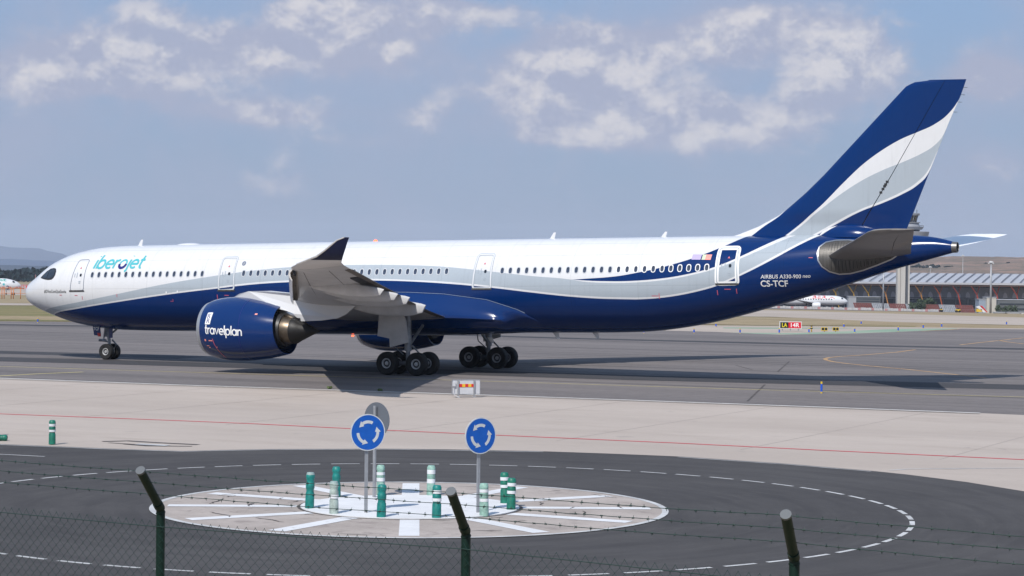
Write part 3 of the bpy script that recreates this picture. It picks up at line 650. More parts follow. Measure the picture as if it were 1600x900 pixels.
# small marks
b = MB()
for (X, Z, a_, h_) in ((4.55, 4.25, .10, .02), (6.4, 4.1, .02, .12), (5.9, 4.25, .12, .02), (9.2, 4.3, .02, .1), (13.4, 4.0, .10, .012), (13.5, 4.06, .012, .09), (17.6, 4.45, .16, .02), (16.9, 4.35, .02, .14),
                   (46.7, 4.9, .2, .02), (46.95, 4.9, .02, .16), (50.4, 5.15, .02, .14), (51.5, 5.25, .02, .14), (51.0, 5.35, .18, .02), (55.75, 7.2, .12, .02)):
    b = MB(); vs, fs = wrap(poly2d([(X-a_, Z-h_), (X+a_, Z-h_), (X+a_, Z+h_), (X-a_, Z+h_)]), fus_y, .012); b.add(vs, fs); b.build('service_marking', m_pink, plane)
b = MB()
for (X, Z) in ((13.9, 4.62), (9.95+3.1, 4.55)): vs, fs = wrap(poly2d(ell(X, Z, .05, .08, 10)), fus_y, .02); b.add(vs, fs)
b.build('scan_light', m_textw, plane)
b = MB(); vs, fs = wrap(ring2d(ell(18.62, 6.48, .11, .11, 16, 2), .06), fus_y, .014, .2); b.add(vs, fs); vs, fs = wrap(ring2d(ell(18.62, 6.48, .045, .045, 10, 2), .03), fus_y, .014, .2); b.add(vs, fs)
b.build('round_emblem', m_line, plane)
# roof antennas, fairing, beacon, belly antennas
def blade(X, Z, h, L=.32, lean=.18, dn=1):
    b = MB(); rg = []
    for t in np.linspace(0, 1, 5):
        l = L*(1-.55*t); x0 = X+lean*t; rg.append([(x0-l/2, 0, Z+dn*h*t), (x0, -.03*(1-.6*t), Z+dn*h*t), (x0+l/2, 0, Z+dn*h*t), (x0, .03*(1-.6*t), Z+dn*h*t)])
    return b.loft(rg)
for X, h in ((9.0, .42), (38.9, .40), (46.1, .34)):
    blade(X, float(sec(np.array([X]))[0][0]+sec(np.array([X]))[1][0])-.03, h).build('antenna', m_white, plane)
for X in (39.2, 41.8): blade(X, float(sec(np.array([X]))[0][0]-sec(np.array([X]))[1][0])+.02, .38, .4, .2, -1).build('antenna', m_white, plane)
blade(34.8, 2.15, .35, .4, .2, -1).build('antenna', m_white, plane)
b = MB(); rg = []
for t in np.linspace(0, 1, 14):
    X = 11.9+1.9*t; s = math.sin(math.pi*t)**.4; zt = 7.60+.021*(X-10.6)-.06
    rg.append([(X, .35*s*math.cos(a), zt+.16*s*math.sin(a)) for a in np.linspace(0, math.pi, 9)])
b.loft(rg, 0, False, closed=False); b.build('radome_fairing', m_white, plane)
m_beacon = bpy.data.materials.new('beacon lamp'); m_beacon.use_nodes = True
q = m_beacon.node_tree.nodes['Principled BSDF']; q.inputs['Base Color'].default_value = (.8, .05, .02, 1); q.inputs['Emission Color'].default_value = (1, .12, .04, 1); q.inputs['Emission Strength'].default_value = 3.5
def dome(mb, c, r, dn=1, n=12, mi=0):
    rg = [[(c[0]+r*math.cos(p)*math.cos(a), c[1]+r*math.cos(p)*math.sin(a), c[2]+dn*r*math.sin(p)) for a in np.arange(n)*2*math.pi/n] for p in np.linspace(0, math.pi/2-.05, 6)]
    mb.loft(rg, mi, True)
b = MB(); dome(b, (26.75, 0, 7.93), .13); b.build('beacon', m_beacon, plane)
b = MB(); dome(b, (25.7, -.9, 2.08), .09, -1); b.build('beacon', m_beacon, plane)

# lettering
for k_, mb_ in stroke_text('iberojet', 7.06, 6.02, .56, 0, fus_y, .245, .20, .021, wide=3.85).items():
    mb_.build('airline_title', m_dkb if k_ == 'd' else m_teal, plane)
font_wrap('#OVooComQueSonha', 2.95, 4.33, 2.1, .25, lambda X, Z, o: fus_y(X, Z, o), .0, .1, .01, L=.3).build('slogan', m_black, plane)
font_wrap('AIRBUS A330-900', 52.93, 5.98, 2.25, .22, fus_y, .004, .12, .02, L=.3).build('type_lettering', m_textw, plane)
font_wrap('neo', 55.28, 6.06, .42, .14, fus_y, .004, .25, .02, L=.3).build('type_lettering', m_textw, plane)
font_wrap('CS-TCF', 52.90, 5.52, 1.52, .36, fus_y, .018, .03, .015, L=.3).build('registration', m_textw, plane)
m_lav = M('faded blue flag', (.42, .36, .62), .4); m_pkf = M('faded red flag', (.80, .28, .24), .4); m_gnf = M('faded green flag', (.52, .58, .42), .4)
for x0, x1, mt in ((48.78, 49.33, m_lav), (49.39, 49.60, m_gnf), (49.60, 49.94, m_pkf)):
    b = MB(); vs, fs = wrap(poly2d([(x0, 7.02), (x1, 7.02), (x1+.03, 7.32), (x0+.03, 7.32)]), fus_y, .014); b.add(vs, fs)
    b.build('flag_marking', mt, plane)

# ------------------------------------------------------------------ vertical tail
finLE = [(50.3, 8.36), (50.63, 8.44), (51.92, 8.92), (53.22, 9.60), (53.84, 10.05), (54.87, 10.92), (55.87, 11.87), (58.22, 14.32), (60.48, 16.68), (60.66, 16.86), (61.15, 17.06), (61.9, 17.12)]
finTE = [(60.6, 8.30), (60.77, 8.85), (61.18, 9.85), (62.01, 11.99), (63.11, 14.82), (63.76, 16.30), (64.05, 17.16)]
hinge = [(58.04, 8.40), (58.04, 8.71), (59.86, 11.76), (62.89, 17.12)]
zz = [8.2, 8.38, 8.5, 8.7, 8.95, 9.25, 9.6, 10.0, 10.4, 10.9, 11.4, 11.9, 12.5, 13.2, 14, 14.8, 15.6, 16.2, 16.6, 16.82, 16.95, 17.05, 17.12, 17.15]
LEz = lambda z: float(np.interp(z, [p[1] for p in finLE], [p[0] for p in finLE]))
TEz = lambda z: float(np.interp(z, [p[1] for p in finTE], [p[0] for p in finTE]))
HZ = lambda z: float(np.interp(z, [p[1] for p in hinge], [p[0] for p in hinge]))
def foil(x0, x1, th, n=12, lo=0., hi=1.):
    """half thickness of a symmetric aerofoil between chord fractions"""
    t = lo+(hi-lo)*(1-np.cos(np.linspace(0, math.pi, n)))/2
    y = 5*th*(.2969*np.sqrt(t)-.126*t-.3516*t**2+.2843*t**3-.1030*t**4)
    return x0+(x1-x0)*t, np.maximum(y, .002)*(x1-x0)
rgF = []; rgR = []
for z in zz:
    x0, x1, xh = LEz(z), TEz(z), HZ(z); th = .11 if z > 9.5 else .075; xh = min(xh, x1-.05); hfr = (xh-x0)/(x1-x0)
    x, y = foil(x0, x1, th, 14, 0, hfr-.004); rgF.append([(a, -c, z) for a, c in zip(x, y)]+[(a, c, z) for a, c in zip(x[::-1], y[::-1])])
    x, y = foil(x0, x1, th, 8, hfr+.004, 1.); ztr = z if z > 8.5 else 8.5
    rgR.append([(a, -c, z) for a, c in zip(x, y)]+[(a, c, z) for a, c in zip(x[::-1], y[::-1])])
b = MB().loft(rgF, 0, True); fin = b.build('vertical_stabilizer', m_fin, plane)
b = MB().loft([r_ for r_, z in zip(rgR, zz) if z > 8.6], 0, True); rud = b.build('rudder', m_fin, plane)
b = MB()
for z in (10.9, 11.1, 11.25, 11.35, 11.5): b.box((HZ(z)-.02, -.2, z), (.16, .12, .12), 0)
b.build('hinge_fitting', m_dark, rud)
b = MB()
for q in (15.35, 15.9, 16.3, 16.7): b.tube([(TEz(q)-.02, 0, q), (TEz(q)+.22, 0, q-.02)], .012, 4)
b.build('static_wick', m_black, rud)
b = MB(); rg = []                                              # fin root fairing
for t in np.linspace(0, 1, 16):
    X = 55.6+4.0*t; s = max(.02, math.sin(math.pi*min(1, t*.97+.03))**.6) if t < .97 else .1
    rg.append([(X, .85*s*math.cos(a), 8.36+.80*s*math.sin(a)) for a in np.linspace(0, math.pi, 15)])
b.loft(rg, 0, False, closed=False); b.build('fin_root_fairing', m_fus, plane)

# ------------------------------------------------------------------ horizontal tails
def airfoil_ring(Y, xl, xt, zl, zt, th, n=14, camber=0.):
    x, y = foil(0, 1, th, n); ring = []; c = xt-xl
    for a, h in zip(x, y): ring.append((xl+c*a, Y, zl+(zt-zl)*a+h*c*1.05))
    for a, h in list(zip(x, y))[::-1][1:-1]: ring.append((xl+c*a, Y, zl+(zt-zl)*a-h*c*.95))
    return ring
m_stab_lit = M('sunlit tailplane copy', (.86, .86, .86), .35)  # starboard copy of the same paint, whitened to look sunlit
m_stab_shade = M('shaded tailplane copy', (.22, .205, .195), .45, coat=.2, var=.08, ns=1.2)  # port copy, underside shade put into its darker grey
hs = [(-.9, 56.35, 61.3, 7.22, 7.46), (-1.8, 56.9, 61.55, 7.34, 7.52), (-4, 58.25, 62.2, 7.72, 7.82), (-6.5, 59.8, 63.0, 8.13, 8.16), (-8.8, 61.2, 63.72, 8.52, 8.54), (-9.35, 61.6, 63.88, 8.6, 8.62), (-9.65, 62.05, 63.98, 8.66, 8.68), (-9.75, 62.7, 64.05, 8.69, 8.70)]
def mir(ring, s): return [(x, y*s, z) for x, y, z in ring]
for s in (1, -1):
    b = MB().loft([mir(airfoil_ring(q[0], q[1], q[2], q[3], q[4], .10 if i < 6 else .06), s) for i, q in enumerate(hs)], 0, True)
    hst = b.build('horizontal_stabilizer', m_stab_shade if s == 1 else m_stab_lit, plane)
    if s == 1:
        b = MB()
        for q in np.linspace(.15, .95, 9):
            Yq = -1.5-8*q*.95; xt = np.interp(-Yq, [1.8, 9.75], [61.55, 64.05])-1.0*(1-.45*q); zq = np.interp(-Yq, [1.8, 9.75], [7.52, 8.7])
        b.tube([(60.45, -1.9, 7.40), (62.0, -6.5, 8.06), (63.1, -9.2, 8.55)], .02, 4)
        b.build('elevator_gap', m_dark, hst)
    # scrubbed elliptical root plate
    def plate(xa, xb, za, zb, off, n=26):
        out = []
        for i in range(n):
            t = 2*math.pi*i/n; X = (xa+xb)/2+(xb-xa)/2*math.cos(t); zcn = (za+zb)/2+.09*(X-xa)*.0
            Z = zcn+(zb-za)/2*math.sin(t)*(1.0 if X < (xa+xb)/2 else (1-.35*((X-(xa+xb)/2)/((xb-xa)/2))**2)); out.append((X, Z))
        return out
    fy = lambda X, Z, off: fus_y(X, Z, off, -s)
    zt_ = 7.42
    P = [(56.12, 7.45), (56.15, 7.8), (56.45, 8.08), (57.0, 8.2), (57.7, 8.22), (58.4, 8.15), (59.0, 7.98), (59.5, 7.75), (60.2, 7.5), (60.5, 7.35), (60.2, 7.15), (59.4, 6.82), (58.6, 6.52), (57.9, 6.33), (57.3, 6.28), (56.8, 6.42), (56.4, 6.7), (56.18, 7.05)]
    P2 = []
    for i in range(len(P)):
        a, c_ = np.array(P[i]), np.array(P[(i+1) % len(P)]); P2 += [a, (a+c_)/2]
    b = MB(); vs, fs = wrap(poly2d(P2), fy, .02, .15); b.add(vs, fs); o = b.build('stabilizer_root_plate', m_scrub, plane)
    b = MB(); vs, fs = wrap(ring2d(P2, .07), fy, .045, .2); b.add(vs, fs); b.build('plate_rim', m_metal, o)
    if s == 1:
        b = MB()
        for X in np.arange(56.9, 60.0, .2):
            z1 = np.interp(X, [56.8, 57.6, 60.2], [6.5, 6.42, 7.2]); z2 = 7.05
            if z2-z1 > .1:
                vs, fs = wrap(poly2d([(X, z1), (X+.035, z1), (X+.035, z2), (X, z2)]), fy, .035); b.add(vs, fs)
        for X in np.arange(56.7, 58.6, .16):
            z1 = 7.62; z2 = float(np.interp(X, [56.5, 57.2, 58.6], [7.9, 8.1, 8.0]))
            vs, fs = wrap(poly2d([(X, z1), (X+.03, z1), (X+.03, z2), (X, z2)]), fy, .035); b.add(vs, fs)
        b.build('plate_rib', m_dark, o)

# ------------------------------------------------------------------ wings, sharklets, fairings, slats
def XLE(Y): return 26.5+.606*(Y-9.4)
def XTE(Y): return float(np.interp(Y, [0, 3, 7, 10.5, 15, 20, 29.3], [33.6, 33.5, 34.0, 34.75, 36.4, 38.1, 41.5]))
def ZLE(Y): return float(np.interp(Y, [0, 3, 9.4, 20, 29.3], [3.55, 3.9, 4.62, 5.52, 6.42]))
def ZTE(Y): return float(np.interp(Y, [0, 3, 7, 10, 15, 20, 29.3], [3.2, 3.32, 3.95, 4.48, 5.05, 5.60, 6.56]))
shk = [(29.3, 38.56, 41.51, 6.42, 6.57), (30.3, 39.5, 42.04, 6.58, 6.62), (31.1, 40.48, 42.43, 6.76, 6.68), (31.6, 41.38, 42.76, 6.98, 6.84), (31.85, 41.98, 42.99, 7.27, 7.1), (32.0, 42.41, 43.18, 7.52, 7.38), (32.1, 42.78, 43.33, 7.74, 7.66), (32.15, 43.19, 43.45, 7.87, 7.87)]
m_shark = bpy.data.materials.new('sharklet paint'); m_shark.use_nodes = True; t = m_shark.node_tree; q = t.nodes['Principled BSDF']; q.inputs['Roughness'].default_value = .45; q.inputs['Specular IOR Level'].default_value = .15
tcn = N(t, 'ShaderNodeTexCoord'); s_ = N(t, 'ShaderNodeSeparateXYZ'); t.links.new(tcn.outputs['Object'], s_.inputs[0])
t.links.new(mixc(t, mth(t, 'GREATER_THAN', s_.outputs[2], 6.80), (.46, .45, .45), (.007, .010, .034)), q.inputs['Base Color'])
m_slatrib = M('slat rib', (.34, .31, .27), .5, .2)
m_slat = M('slat paint', (.52, .50, .48), .35, coat=.2, var=.15, ns=2)
m_edge = M('brown trailing edge', (.10, .085, .07), .5, var=.3, ns=2)
m_under = M('brownish wing skin', (.36, .335, .31), .4, coat=.15, var=.14, scale=(1, .4, 1), ns=1.8)
for s in (1, -1):
    Ys = [0.5, 2, 3, 4.5, 6, 7.5, 9, 10.5, 12.5, 15, 17.5, 20, 22.5, 25, 27.5, 29.3]
    rg = [mir(airfoil_ring(-Y, XLE(Y), XTE(Y), ZLE(Y), ZTE(Y), float(np.interp(Y, [0, 10, 30], [.135, .11, .10])), 16), s) for Y in Ys]
    wing = MB().loft(rg, 0, True).build('wing', m_wing, plane)
    rg = []
    for q in shk:
        rg.append(mir(airfoil_ring(-q[0], q[1], q[2], q[3], q[4], .09, 14), s))
    MB().loft(rg, 0, True).build('sharklet', m_shark, plane)
    b = MB(); b.tube([(q[1]-.01, -q[0]*s, q[3]) for q in shk[1:]], [.05]*3+[.045]*2+[.03]*2, 6); b.build('leading_edge_strip', m_slat, plane)
    # deployed slats
    segs = [(11.2, 16.9), (17.05, 22.8), (22.95, 28.6)]
    for (ya, yb) in segs:
        b = MB(); rg = []
        for Y in np.linspace(ya, yb, 5):
            x0 = XLE(Y)-.16; z0 = ZLE(Y)-.20; c_ = XTE(Y)-XLE(Y); h = .055*c_+.14
            prof = [(.55, .22+h*.15), (.25, .20), (.06, .10), (0, -.04), (.05, -.20), (.20, -.34), (.24, -.32), (.13, -.16), (.10, 0), (.2, .1), (.5, .17+h*.15)]
            rg.append([(x0+px, -Y*s, z0+pz*1.15) for px, pz in prof])
        sl_ = b.loft(rg, 0, True).build('slat', m_slat, plane)
        for Y in np.arange(ya+.2, yb, .62):
            b = MB(); b.box((XLE(Y)+.14, -Y*s, ZLE(Y)-.2), (.42, .10, .36), 0); b.build('slat_rib', m_slatrib, sl_)
        b = MB(); b.loft([[(XLE(Y)+.06, -Y*s, ZLE(Y)+.02), (XLE(Y)+.22, -Y*s, ZLE(Y)+.02), (XLE(Y)+.28, -Y*s, ZLE(Y)-.36), (XLE(Y)+.12, -Y*s, ZLE(Y)-.30)] for Y in (ya, yb)], 0, True)
        b.build('slat_recess', m_dark, wing)
    # flap track fairings
    for (Y, xe, ze, L, rw) in ((21., 39.0, 5.14, 4.4, .27), (17.4, 37.85, 4.84, 4.6, .30), (13.5, 36.45, 4.57, 5.0, .34), (9.1, 35.1, 4.02, 5.3, .40)):
        b = MB(); rg = []
        for t_ in np.linspace(0, 1, 18):
            X = xe-L*(1-t_); zw = ZLE(Y)+(ZTE(Y)-ZLE(Y))*(X-XLE(Y))/(XTE(Y)-XLE(Y))
            r_ = rw*(math.sin(math.pi*min(t_*.86+.02, 1))**.7)*(1 if t_ < .99 else .93); zl = ze*t_+(zw-.25)*(1-t_) if t_ > .0 else zw
            zl = (zw-.22)*(1-t_)**1.2+(ze)*(1-(1-t_)**1.2)
            rg.append([(X+.12*math.sin(a)*(t_ > .9), -Y*s+r_*.6*(1-.35*t_)*math.cos(a), zl+r_*1.25*math.sin(a)) for a in np.arange(20)*math.pi/10])
        b.loft(rg, 0, True); b.build('flap_track_fairing', m_white if False else m_wing, plane)
    # trailing-edge cavity along the outboard flap
    b = MB()
    b.loft([[(XTE(Y)-.75, -Y*s, ZTE(Y)-.10), (XTE(Y)-.2, -Y*s, ZTE(Y)-.035), (XTE(Y)-.2, -Y*s, ZTE(Y)-.065), (XTE(Y)-.75, -Y*s, ZTE(Y)-.16)] for Y in (15, 18, 21, 24)], 0, True)
    b.build('flap_cove', m_dark, wing)
    b = MB(); b.loft([[(XTE(Y)-.30, -Y*s, ZTE(Y)-.0), (XTE(Y)+.14, -Y*s, ZTE(Y)-.02), (XTE(Y)+.14, -Y*s, ZTE(Y)-.06), (XTE(Y)-.30, -Y*s, ZTE(Y)-.07)] for Y in (4, 6, 7.5, 9, 10.5, 12.5, 15, 17.5, 20, 22.5, 25, 27.5)], 0, True, False); b.build('trailing_edge_strip', m_edge, wing)
    b = MB()
    for (xa, ya, xb, yb) in ((.25, 12, .22, 28), (.62, 11, .66, 28)):
        pts = []
        for Y in np.linspace(ya, yb, 14):
            fr = xa+(xb-xa)*(Y-ya)/(yb-ya); c_ = XTE(Y)-XLE(Y); hh = 5*.104*(.2969*math.sqrt(fr)-.126*fr-.3516*fr**2+.2843*fr**3-.103*fr**4)*c_*.95
            pts.append((XLE(Y)+fr*c_, -Y*s, ZLE(Y)+(ZTE(Y)-ZLE(Y))*fr-hh))
        b.tube(pts, .012, 4)
    b.build('panel_joint', m_dark, wing)
    # root leading edge fairing and rear root fillet
    b = MB(); b.loft([[(32.6, -2.9*s, 3.62), (32.6, -4.2*s, 3.62), (32.6, -4.2*s, 3.40), (32.6, -2.9*s, 3.35)], [(35.0, -2.9*s, 3.50), (35.0, -3.75*s, 3.46), (35.0, -3.75*s, 3.38), (35.0, -2.9*s, 3.30)], [(37.2, -2.85*s, 3.34), (37.2, -3.0*s, 3.34), (37.2, -3.0*s, 3.30), (37.2, -2.85*s, 3.30)]], 0, True)
    b.build('wing_root_fillet', m_blue, plane)

# ------------------------------------------------------------------ engines
def rev(mb, prof, c, n=64, mi=0, smooth=True, shear=None):
    rg = []
    for (x, r_) in prof:
        ring = []
        for j in range(n):
            a = 2*math.pi*j/n; z = r_*math.sin(a); sx = 0
            if shear: sx = shear(x)*(-z)
            ring.append((c[0]+x+sx, c[1]+r_*math.cos(a), c[2]+z))
        rg.append(ring)
    mb.loft(rg, mi, False, smooth)
prof_out = [(.16, 1.585), (.3, 1.66), (.5, 1.73), (.8, 1.80), (1.2, 1.86), (1.7, 1.90), (2.2, 1.90), (2.8, 1.87), (3.4, 1.80), (4.0, 1.71), (4.5, 1.61), (4.9, 1.51), (5.25, 1.42)]
EX, EY, EZ = 20.76, 9.37, 2.60
def eng_shear(x): return .13*(x-2.5)/2.7 if x > 2.5 else .0
def nac_y(X, Z, off=.012):
    x = X-EX; r_ = float(np.interp(x, [p[0] for p in prof_out], [p[1] for p in prof_out]))
    return -(EY+math.sqrt(max(0.01, r_**2-(Z-EZ)**2))+off)
for s in (1, -1):
    c = (EX, -EY*s, EZ)
    b = MB(); rev(b, prof_out+[(5.24, 1.38), (4.3, 1.46)], c, shear=eng_shear); nac = b.build('engine_nacelle', m_blue, plane)
    b = MB(); rev(b, [(.9, 1.36), (.5, 1.38), (.22, 1.42), (.06, 1.475), (0, 1.53), (.04, 1.56), (.16, 1.588), (.30, 1.664)], c); b.build('inlet_lip', m_lip, nac)
    b = MB(); rev(b, [(.9, 1.36), (1.6, 1.40), (1.6, .02)], c); rev(b, [(.9, .02), (1.1, .2), (1.59, .42)], c)
    for j in range(20):
        a = 2*math.pi*j/20; co, si = math.cos(a), math.sin(a); co2, si2 = math.cos(a+.16), math.sin(a+.16)
        b.add([(c[0]+1.35, c[1]+.4*co, c[2]+.4*si), (c[0]+1.58, c[1]+.4*co2, c[2]+.4*si2), (c[0]+1.56, c[1]+1.36*co2, c[2]+1.36*si2), (c[0]+1.3, c[1]+1.36*co, c[2]+1.36*si)], [(0, 1, 2, 3)])
    b.build('fan', m_plug, nac)
    b = MB(); rev(b, [(4.3, 1.46), (4.0, 1.44), (4.0, .9)], c); b.build('bypass_duct', m_dark, nac)
    b = MB(); rev(b, [(3.9, 1.14), (4.7, 1.12), (5.05, 1.04), (5.3, .95), (5.31, .84)], c); b.build('core_cowl', m_black, nac)
    b = MB(); rev(b, [(5.28, .84), (5.30, .86), (5.55, .83), (5.85, .74), (5.86, .70)], c); b.build('exhaust_nozzle', m_hot, nac)
    b = MB(); rev(b, [(5.80, .70), (5.86, .78), (6.05, .76), (6.3, .62), (6.9, .34), (7.3, .16), (7.6, .03)], c); b.build('exhaust_plug', m_plug, nac)
    # pylon
    P = [(22.3, 4.42), (22.9, 4.70), (23.6, 4.86), (24.8, 4.90), (26.2, 4.80), (27.0, 4.75), (30.9, 4.55), (30.95, 4.25), (30.1, 3.60), (29.6, 3.38), (28.4, 3.22), (27.1, 3.15), (26.7, 3.60), (26.3, 3.75), (25.5, 3.9), (24, 4.1), (22.3, 4.2)]
    b = MB(); n = len(P)
    hw = [0.03, .2, .3, .36, .36, .34, .12, .05, .08, .1, .12, .14, .3, .34, .36, .33, .1]
    va = [(p[0], -(EY)*s-h_, p[1]) for p, h_ in zip(P, hw)]; vb = [(p[0], -(EY)*s+h_, p[1]) for p, h_ in zip(P, hw)]
    b.add(va+vb, [tuple(range(n))[::-1], tuple(range(n, 2*n))]+[(i, (i+1) % n, n+(i+1) % n, n+i) for i in range(n)])
    b.build('pylon', m_white, plane)
    b = MB(); b.loft([[(25.7, -EY*s-.30, 3.95), (25.7, -EY*s+.3, 3.95), (25.7, -EY*s+.3, 3.55), (25.7, -EY*s-.3, 3.55)], [(27.15, -EY*s-.2, 3.6), (27.15, -EY*s+.2, 3.6), (27.15, -EY*s+.2, 3.2), (27.15, -EY*s-.2, 3.2)]], 0, True); b.build('pylon_heat_shield', m_metal, plane)
    if s == 1:
        for k_, mb_ in stroke_text('travelplan', EX+.80, 2.34, .36, 0, nac_y, .215, 0, -.03, wide=2.6).items(): mb_.build('engine_title', m_textw, nac)
        b = MB(); vs, fs = wrap(poly2d([tuple(p) for p in rrect([(EX+.84, 3.58), (EX+1.24, 3.60), (EX+1.17, 2.90), (EX+.77, 2.88)], .06)]), nac_y, .012); b.add(vs, fs); bd = b.build('maker_badge', m_textw, nac)
        b = MB()
        for z0 in (2.97, 3.25):
            mbx = font_wrap('R', EX+.88, z0, .24, .26, nac_y, .0, .1, 0, .018, .3); b.add(mbx.v, mbx.f)
        b.build('badge_lettering', m_dkb, bd)
        b = MB()
        for (x, z, a_, h_) in ((.75, 1.95, .06, .06), (1.15, 1.93, .14, .03), (.85, 1.62, .1, .02), (.95, 1.52, .05, .03), (1.5, 1.55, .05, .02), (4.1, 3.55, .08, .04)):
            vs, fs = wrap(poly2d([(EX+x-a_, z-h_), (EX+x+a_, z-h_), (EX+x+a_, z+h_), (EX+x-a_, z+h_)]), nac_y, .012); b.add(vs, fs)
        b.build('nacelle_placard', m_pkf, nac)
        b = MB(); pts = [(EX+1.30+.02*i+.02*max(0, i-3)**1.15, 2.05-.115*i) for i in range(11)]
        for (x0, z0), (x1, z1) in zip(pts[:-1], pts[1:]):
            vs, fs = wrap(poly2d([(x0, z0), (x0+.045, z0), (x1+.045, z1), (x1, z1)]), nac_y, .012, .3); b.add(vs, fs)
        b.build('fan_warning_line', m_pink, nac)
        b = MB(); 
        for k_ in range(24):
            a0 = R(95+k_*6.5); a1 = R(95+(k_+1)*6.5); r_ = 1.835
            b.add([(c[0]+3.12+dx+eng_shear(3.1)*(-r_*math.sin(a)), c[1]+(r_+.006)*math.cos(a), c[2]+(r_+.006)*math.sin(a)) for a in (a0, a1) for dx in (0, .025)], [(0, 1, 3, 2)])
        b.build('cowl_joint', m_dkb, nac)

# ------------------------------------------------------------------ landing gear
def wheel(name, c, r_, wd, parent, rimr):
    b = MB(); rg = []
    for (y, q) in ((-wd*.30, rimr), (-wd*.40, rimr*1.12), (-wd*.48, r_*.80), (-wd*.46, r_*.92), (-wd*.34, r_*.985), (-wd*.12, r_), (wd*.12, r_), (wd*.34, r_*.985), (wd*.46, r_*.92), (wd*.48, r_*.80), (wd*.40, rimr*1.12), (wd*.30, rimr)):
        rg.append([(c[0]+q*math.cos(a), c[1]+y, c[2]+q*math.sin(a)) for a in np.arange(40)*math.pi/20])
    b.loft(rg, 0, False); ty = b.build('wheel', m_tyre, parent, c)
    b = MB(); rg = []
    for (y, q) in ((-wd*.34, rimr*1.02), (-wd*.39, rimr*.96), (-wd*.36, rimr*.80), (-wd*.18, rimr*.74), (-wd*.16, rimr*.42), (-wd*.34, rimr*.34), (-wd*.36, .02)):
        rg.append([(c[0]+q*math.cos(a), c[1]+y, c[2]+q*math.sin(a)) for a in np.arange(32)*math.pi/16])
    rg2 = [[(p[0], 2*c[1]-p[1], p[2]) for p in g] for g in rg]
    b.loft(rg[:4], 0, False); b.loft(rg[3:5], 1, False); b.loft(rg[4:], 0, False); b.loft(rg2[:4], 0, False); b.loft(rg2[3:5], 1, False); b.loft(rg2[4:], 0, False)
    b.build('rim', [m_rim, m_black], ty, c); return ty
# nose gear
for y in (-.36, .36): wheel('wheel', (6.67, y, .525), .525, .40, plane, .235)
b = MB(); b.tube([(6.67, 0, .5), (6.62, 0, 1.2), (6.45, 0, 2.3)], [.09, .10, .15], 12); b.tube([(6.67, -.36, .525), (6.67, .36, .525)], .08, 10)
b.tube([(6.95, 0, .65), (7.2, 0, 1.0), (6.85, 0, 1.3)], .06, 6); b.tube([(6.6, 0, 1.15), (5.85, 0, 1.25)], .05, 8); b.tube([(5.8, 0, 1.25), (6.35, 0, 1.25)], .085, 8)
b.tube([(6.5, 0, 1.5), (7.6, 0, 2.3)], .06, 6); b.box((6.55, 0, 1.75), (.32, .36, .5)); b.tube([(6.3, -.18, 1.35), (6.4, -.18, 2.1)], .05, 6); b.tube([(6.8, -.16, 1.2), (6.75, -.16, 2.1)], .03, 6)
b.build('nose_gear_strut', m_strut, plane)
dr = MB(); dr.loft([[(5.72, -.62, 2.25), (6.30, -.62, 2.2), (6.36, -.60, 1.55), (5.82, -.60, 1.6)], [(5.72, -.58, 2.25), (6.30, -.58, 2.2), (6.36, -.56, 1.55), (5.82, -.56, 1.6)]], 0, True, False)
ngd = dr.build('gear_door', m_blue, plane)
b = MB(); b.loft([[(6.10, -.625, 1.76), (6.34, -.625, 1.74), (6.36, -.61, 1.52), (6.14, -.61, 1.54)], [(6.10, -.61, 1.76), (6.34, -.61, 1.74), (6.36, -.60, 1.52), (6.14, -.60, 1.54)]], 0, True, False); b.build('red_placard', m_red, ngd)
font_wrap('TCF', 5.80, 1.92, .44, .22, lambda X, Z, o: -.632, .02, L=1).build('door_lettering', m_textw, ngd)
b = MB(); b.loft([[(6.95, -.55, 2.1), (7.25, -.55, 2.1), (7.25, -.55, 1.45), (7.0, -.55, 1.45)], [(6.95, -.5, 2.1), (7.25, -.5, 2.1), (7.25, -.5, 1.45), (7.0, -.5, 1.45)]], 0, True, False); b.build('gear_door', m_blue, plane)
# main gear
for s in (1, -1):
    yc = -5.34*s
    for x in (31.06, 33.04):
        for dy in (-.70, .70): wheel('wheel', (x, yc+dy, .69), .69, .50, plane, .30)
    b = MB(); b.tube([(32.05, yc, .75), (32.05, yc, 1.45)], .13, 12); b.tube([(32.05, yc, 1.4), (32.0, yc-.0, 3.6)], .21, 14)
    b.tube([(31.06, yc, .69), (33.04, yc, .69)], .14, 10)
    for x in (31.06, 33.04): b.tube([(x, yc-.7, .69), (x, yc+.7, .69)], .09, 10)
    b.tube([(32.3, yc, .95), (32.75, yc, 1.35), (32.3, yc, 1.75)], .06, 6); b.tube([(32.0, yc, 1.7), (31.0, yc+.8*s, 3.3)], .08, 8); b.tube([(32.0, yc, 1.6), (32.0, yc+1.9*s, 2.9)], .09, 8)
    b.tube([(31.85, yc-.2*s, 1.2), (31.2, yc-.2*s, 1.7), (31.1, yc-.1*s, 2.5)], .035, 6)
    b.build('main_gear_strut', m_strut, plane)
    P = [(30.53, 3.85), (32.13, 3.75), (32.35, 3.17), (32.51, 1.96), (31.27, 1.63), (31.24, 2.16), (30.43, 2.29), (30.5, 3.3)]
    b = MB(); n = len(P); ya = yc-.85*s
    b.add([(p[0], ya, p[1]) for p in P]+[(p[0], ya+.07*s, p[1]) for p in P], [tuple(range(n)), tuple(range(n, 2*n))[::-1]]+[(i, (i+1) % n, n+(i+1) % n, n+i) for i in range(n)])
    b.build('gear_door', m_wing, plane)


